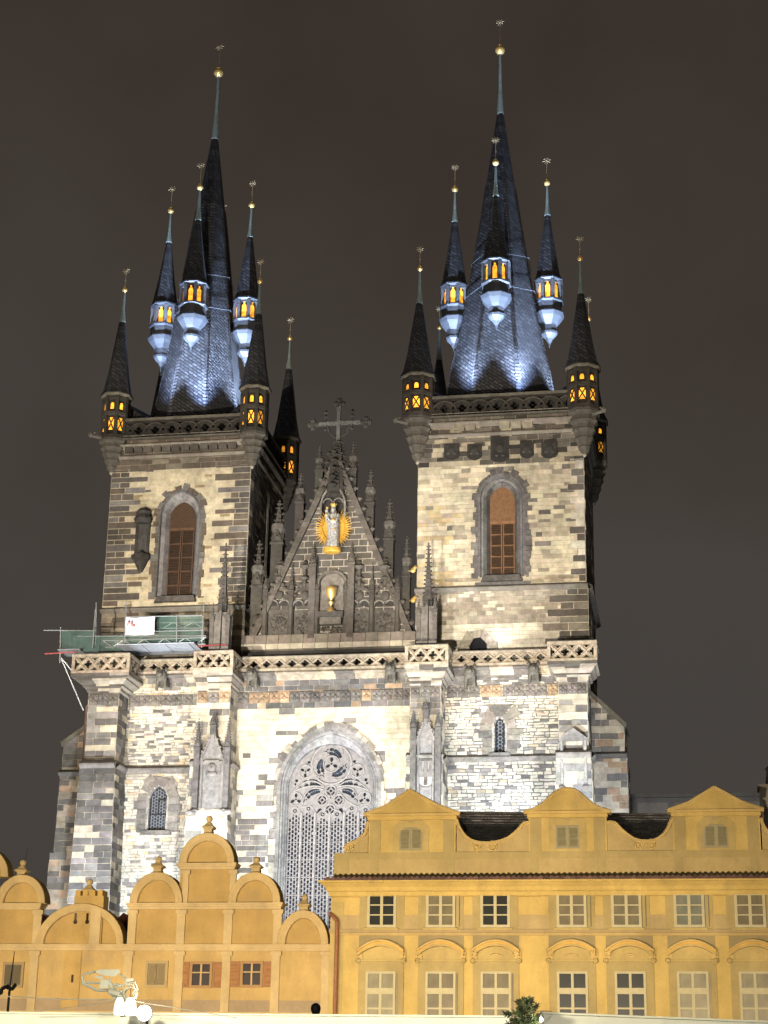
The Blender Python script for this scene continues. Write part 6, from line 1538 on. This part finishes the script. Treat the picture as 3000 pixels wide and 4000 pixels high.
# ================================================================== THE SQUARE AND ITS STALLS
q = MB(); q.face([(-900, -300, 0), (900, -300, 0), (900, 1500, 0), (-900, 1500, 0)], (.06, .055, .05)); g = q.build('ground', stone_mat('cobbles', s1=3, fine=6)); g['kind'] = 'structure'
CANV = plain_mat('white_canvas', (.78, .76, .66), .7, 0, .07, 2.2, .3, .8)
def stall(name, label, p0, p1, ztop, zt1=None):
    st = thing(name, label, 'market stall', ((p0[0]+p1[0])/2, (p0[1]+p1[1])/2+1.2, 0), 'market stalls across the square'); zt1 = zt1 or ztop
    d = Vector((p1[0]-p0[0], p1[1]-p0[1], 0)); l = d.length; d /= l; n = Vector((-d.y, d.x, 0)); f = lambda u, v, z: tuple(Vector((p0[0], p0[1], 0))+d*u+n*v+Vector((0, 0, z)))
    def hex_(q, u0, u1, v0, v1, z0, z1, col=(1, 1, 1)):
        c8 = [f(u0, v0, z0), f(u1, v0, z0), f(u1, v1, z0), f(u0, v1, z0), f(u0, v0, z1), f(u1, v0, z1), f(u1, v1, z1), f(u0, v1, z1)]
        for i in ((0, 1, 5, 4), (1, 2, 6, 5), (2, 3, 7, 6), (3, 0, 4, 7), (4, 5, 6, 7), (3, 2, 1, 0)): q.face([c8[j] for j in i], col)
    q = MB(); hex_(q, 0, l, 0, .06, ztop-.62, ztop-.03); hex_(q, -.03, l+.03, -.03, .1, ztop-.03, ztop+.0, (1.05, 1.05, 1)); hex_(q, 0, .06, .06, 2.6, ztop-.62, ztop-.03); hex_(q, l-.06, l, .06, 2.6, ztop-.62, ztop-.03); hex_(q, .06, l-.06, .1, 2.6, ztop-.12, ztop-.06); q.build('canopy', CANV, st)
    for u in (.1, l-.2):
        for v in (.15, 2.4): q = MB(); hex_(q, u, u+.1, v, v+.1, 0, ztop-.62, (.3, .2, .1)); q.build('post', PAINT, st)
    q = MB(); hex_(q, .2, l-.2, .2, .9, 0, 1.05, (.22, .13, .06)); q.build('counter', PAINT, st)
    return st
YC = 30.0
stall('market_stall', 'white market stall canopy under the bright lamp, left of the small tree', (-14.5, YC), (PX(1990, 3958, YC), YC), PZ(1000, 3960, YC))
stall('market_stall', 'white market stall canopy right of the small tree, its edge sloping down to the right', (PX(2125, 3953, YC), YC), (1.7, YC+2.4), PZ(2125, 3953, YC))

# little evergreen between the stalls
Yt = 29.3; tx, tz = PP(2050, 3918, Yt)
tree = thing('fir_tree', 'small dark green fir tree between the two white market stalls', 'tree', (tx, Yt, 0))
q = MB(); q.tube((tx, Yt, 0), (tx, Yt, tz-.15), .06, .012, 8, (.09, .06, .04)); q.build('trunk', PAINT, tree)
q = MB()
tufts = [(0.0, 0.0, tz-.05, .07)]
for k in range(260):
    t = rng.random()**1.3; z = .5+(tz-.5)*(1-t)+rng.uniform(-.05, .05); rmax = .05+.66*t**.42*(.75+.35*math.sin(z*17+k)); a = rng.uniform(0, 2*PI); r = rmax*math.sqrt(rng.uniform(.05, 1)); tufts.append((r*math.cos(a), r*math.sin(a), min(z-.1*r, tz-.02), rng.uniform(.06, .12)))
for ux, uy, uz, ur in tufts:
    m_ = rng.uniform(.35, 1.9); hue = rng.uniform(.8, 1.25); ax = Vector((ux*1.6+rng.uniform(-.1, .1), uy*1.6+rng.uniform(-.1, .1), rng.uniform(.05, .5))).normalized()
    for k in range(64):
        d = (ax+Vector((rng.gauss(0, .55), rng.gauss(0, .55), rng.gauss(0, .55)))).normalized(); st = Vector((tx+ux, Yt+uy, uz))+ax*rng.uniform(-.6, .6)*ur; l = ur*rng.uniform(.5, 1.0); s2 = d.orthogonal().normalized(); s2 = Matrix.Rotation(rng.uniform(0, 6.3), 3, d) @ s2; v_ = m_*rng.uniform(.7, 1.3); cc = (.046*v_*hue, .060*v_, .026*v_)
        q.face([tuple(st), tuple(st+d*l*.5+s2*l*.11), tuple(st+d*l), tuple(st+d*l*.5-s2*l*.11)], cc)
q.build('crown', plain_mat('fir_needles', (1, 1, 1), .7), tree)
BULB = glow_mat('bulb_glow', (1.0, .93, .66), 4.0, 1, 1.0)
bx, bz = PP(2114, 3982, Yt-.1); bl = thing('light_bulb', 'glowing string light bulb beside the small fir tree', 'light bulb', (bx, Yt-.1, bz))
q = MB(); q.ball((bx, Yt-.1, bz), .032, 12, 8, sz=1.35); q.build('glass_globe', BULB, bl, smooth=True, merge=True); q = MB(); q.lathe([(.022, bz+.035), (.026, bz+.08)], 10, bx, Yt-.1); q.tube((bx, Yt-.1, bz+.08), (bx+.02, Yt-.1, bz+.13), .006, .006, 5); q.path([(bx-.35, Yt-.12, bz+.10), (bx, Yt-.1, bz+.13), (bx+.12, Yt+.5, bz+.16)], .006, 5); q.build('socket', IRON, bl)
lamp('bulb_light', (bx, Yt-.25, bz), 12, (1, .88, .6), .05)

# ---------------------------------------------------------------- lamp head and jib on the left stall
Yl = 29.2; S_ = 29.2/FPX*1.06
def lp(zx, zy, dy=0): x, z = PP(zx*.42194, 3700+zy*.42194, Yl+dy); return (x, Yl+dy, z)
rig = thing('stage_light', 'pale remote light rig with a bent frame and coiled cables above the left stall canopy', 'stage light', lp(1150, 620, .3))
CW = plain_mat('cream_enamel', (.30, .295, .25), .4, .1, .06, 6)
q = MB(); q.path([lp(770, 340), lp(760, 280), lp(790, 245), lp(880, 225)], .02, 7); q.path([lp(765, 335), lp(900, 400), lp(1000, 398)], .024, 7); q.path([lp(770, 325), lp(930, 330), lp(1150, 355)], .02, 7); q.path([lp(1010, 395), lp(1160, 345), lp(1165, 290), lp(1120, 250)], .018, 7); q.build('bent_frame', CW, rig)
def slab(pts, d0, d1, name):
    q = MB(); A = [lp(x, y, d0) for x, y in pts]; B = [lp(x, y, d1) for x, y in pts]; q.face(A); q.face(list(reversed(B)))
    for i in range(len(A)): j = (i+1) % len(A); q.face([A[i], B[i], B[j], A[j]])
    q.build(name, CW, rig)
slab([(880, 222), (920, 207), (1105, 205), (1112, 235), (1085, 255), (1060, 272), (960, 262), (905, 245)], -.14, .14, 'top_housing'); slab([(935, 300), (1010, 305), (1000, 385), (915, 378)], -.06, .06, 'side_plate'); slab([(870, 262), (960, 270), (945, 300), (880, 280)], -.04, .04, 'bracket')
q = MB(); q.tube(lp(1010, 410, -.05), lp(1110, 440, -.05), .05, .06, 10); q.tube(lp(1055, 475, 0), lp(1130, 400, 0), .05, .04, 10); q.ball(lp(1110, 470, 0), .07, 10, 8); q.tube(lp(1130, 470, 0), lp(1140, 640, .1), .045, .05, 10); q.tube(lp(1000, 290, 0), lp(1060, 440, -.02), .03, .04, 8); q.build('joint', CW, rig)
slab([(1160, 290), (1235, 285), (1238, 312), (1165, 322)], -.07, .07, 'control_box')
q = MB(); q.path([lp(1200+60*math.cos(k*.42)+k*.8, 430+62*math.sin(k*.42), -.05+k*.004) for k in range(30)], .012, 6); q.path([lp(1170, 335), lp(1250, 320), lp(1275, 380), lp(1240, 440), lp(1235, 490)], .014, 6); q.path([lp(1185, 345), lp(1230, 345), lp(1255, 390), lp(1225, 430)], .012, 6); q.build('cable', CW, rig)
HOT = glow_mat('lamp_hot', (1.0, .97, .85), 14, 2, .8); WGL = glow_mat('lamp_dome', (1.0, .97, .86), 1.15, 9, .5)
for zx, zw in ((1105, .09), (1205, .1)):
    q = MB(); c0 = lp(zx, 560, -.12); q.lathe([(zw*.5, c0[2]+.16), (zw*.85, c0[2]+.08), (zw, c0[2]-.04), (zw*.9, c0[2]-.12)], 14, c0[0], c0[1]); q.build('lamp_dome', WGL, rig, smooth=True)
fl = thing('floodlight', 'small blazing floodlight clamped to the edge of the left stall canopy', 'floodlight', lp(1335, 640, .1)); c0 = lp(1335, 610, -.1)
q = MB(); q.ball(c0, .125, 18, 12, sy=.5); q.build('lens', HOT, fl, smooth=True, merge=True); q = MB(); q.lathe([(.10, c0[1]+.02), (.13, c0[1]+.05)], 12, 0, 0); q = MB(); q.tube((c0[0], c0[1]+.03, c0[2]), (c0[0], c0[1]+.2, c0[2]-.02), .14, .08, 14); q.tube((c0[0], c0[1]+.15, c0[2]-.06), (c0[0], c0[1]+.2, c0[2]-.22), .02, .02, 6); q.build('housing', IRON, fl)
lamp('flood_lamp_light', (c0[0], c0[1]-.25, c0[2]+.02), 45, (1, .95, .8), .1)
q = MB(); A = Vector(lp(-400, 420, .2)); B = Vector(lp(1080, 487, 0)); q.path([tuple(A+(B-A)*k/12-Vector((0, 0, .03*math.sin(PI*k/12)))) for k in range(13)], .009, 5); tag(q.build('cable', CW), 'thick pale cable running level from the left edge to the light rig', 'cable')
q = MB(); A = Vector(lp(330, 600, .5)); B = Vector(lp(1060, 500, 0)); q.path([tuple(A+(B-A)*k/8) for k in range(9)], .006, 5); tag(q.build('cable', CW), 'thin pale cable slanting down from the light rig to the canopy on its left', 'cable')
q = MB(); A = Vector(lp(1240, 500, 0)); B = Vector(lp(2200, 655, .3)); q.path([tuple(A+(B-A)*k/8) for k in range(9)], .006, 5); tag(q.build('cable', CW), 'thin cable slanting from the light rig down behind the floodlight to its right', 'cable')
# iron pole with a scroll arm at the far left, and the dark head of a monument figure
Yp = 45.0; x, z1 = PP(57, 3715, Yp); pole = thing('iron_post', 'thin dark iron post with a scrolled arm at the left edge of the houses', 'post', (x, Yp, 0))
q = MB(); q.tube((x-.06, Yp, 0), (x-.05, Yp, PZ(50, 3860, Yp)), .05, .03, 8); q.tube((x-.05, Yp, PZ(50, 3860, Yp)), (x, Yp, z1), .022, .01, 6); q.build('shaft', IRON, pole)
q = MB(); f = lambda px, py: (PX(px, py, Yp), Yp, PZ(px, py, Yp)); q.path([f(0, 3875), f(8, 3862), f(20, 3855), f(32, 3856), f(45, 3866), f(58, 3850)], .05, 7); q.ball(f(2, 3874), .08, 8, 6); q.octa(f(30, 3855), .08); q.octa(f(58, 3850), .07); q.build('scroll_arm', IRON, pole)
Ym = 50.0; hx, hz = PP(1232, 3940, Ym); mon = thing('monument_figure', 'dark bronze head and shoulders of a figure showing just above the left stall canopy', 'statue', (hx, Ym, 0)); S = .155
q = MB(); q.ball((hx+.01, Ym, hz), .145, 16, 12, sx=1.0, sy=1.05, sz=1.1); q.octa((hx+.08, Ym-.14, hz-.03), .03); q.ball((hx+.07, Ym-.03, hz-.07), .085, 10, 8); q.tube((hx-.03, Ym+.02, hz-.28), (hx, Ym, hz-.05), .085, .07, 10); q.ball((hx-.05, Ym+.02, hz-.36), .2, 12, 8, sx=1.25, sy=.7, sz=.55)
for sg in (-1, 1): q.tube((hx-.05+sg*.2, Ym+.02, hz-.34), (hx-.05+sg*.3, Ym+.05, hz-.75), .075, .055, 9)
q.lathe([(.34, hz-1.95), (.30, hz-1.2), (.2, hz-.75), (.22, hz-.4), (.16, hz-.3)], 16, hx-.05, Ym, sq=.75)
b_ = q.build('body', BRONZE, mon); md = b_.modifiers.new('one_surface', 'REMESH'); md.mode = 'VOXEL'; md.voxel_size = .03; md.use_smooth_shade = True
q = MB(); q.lathe([(.9, 0), (.9, .4), (.6, .6), (.5, hz-2.2), (.62, hz-2.05), (.62, hz-1.94)], 4, hx-.05, Ym, PI/4, (.2, .18, .16)); q.build('plinth', STONE, mon)
# unseen warm lamps added to brighten the stall fronts
lamp('stall_fill_light', (-9, 16, 6.5), 10500, (1, .93, .66), .5)
lamp('stall_fill_light', (-1, 16, 6.5), 4200, (1, .95, .78), .5)
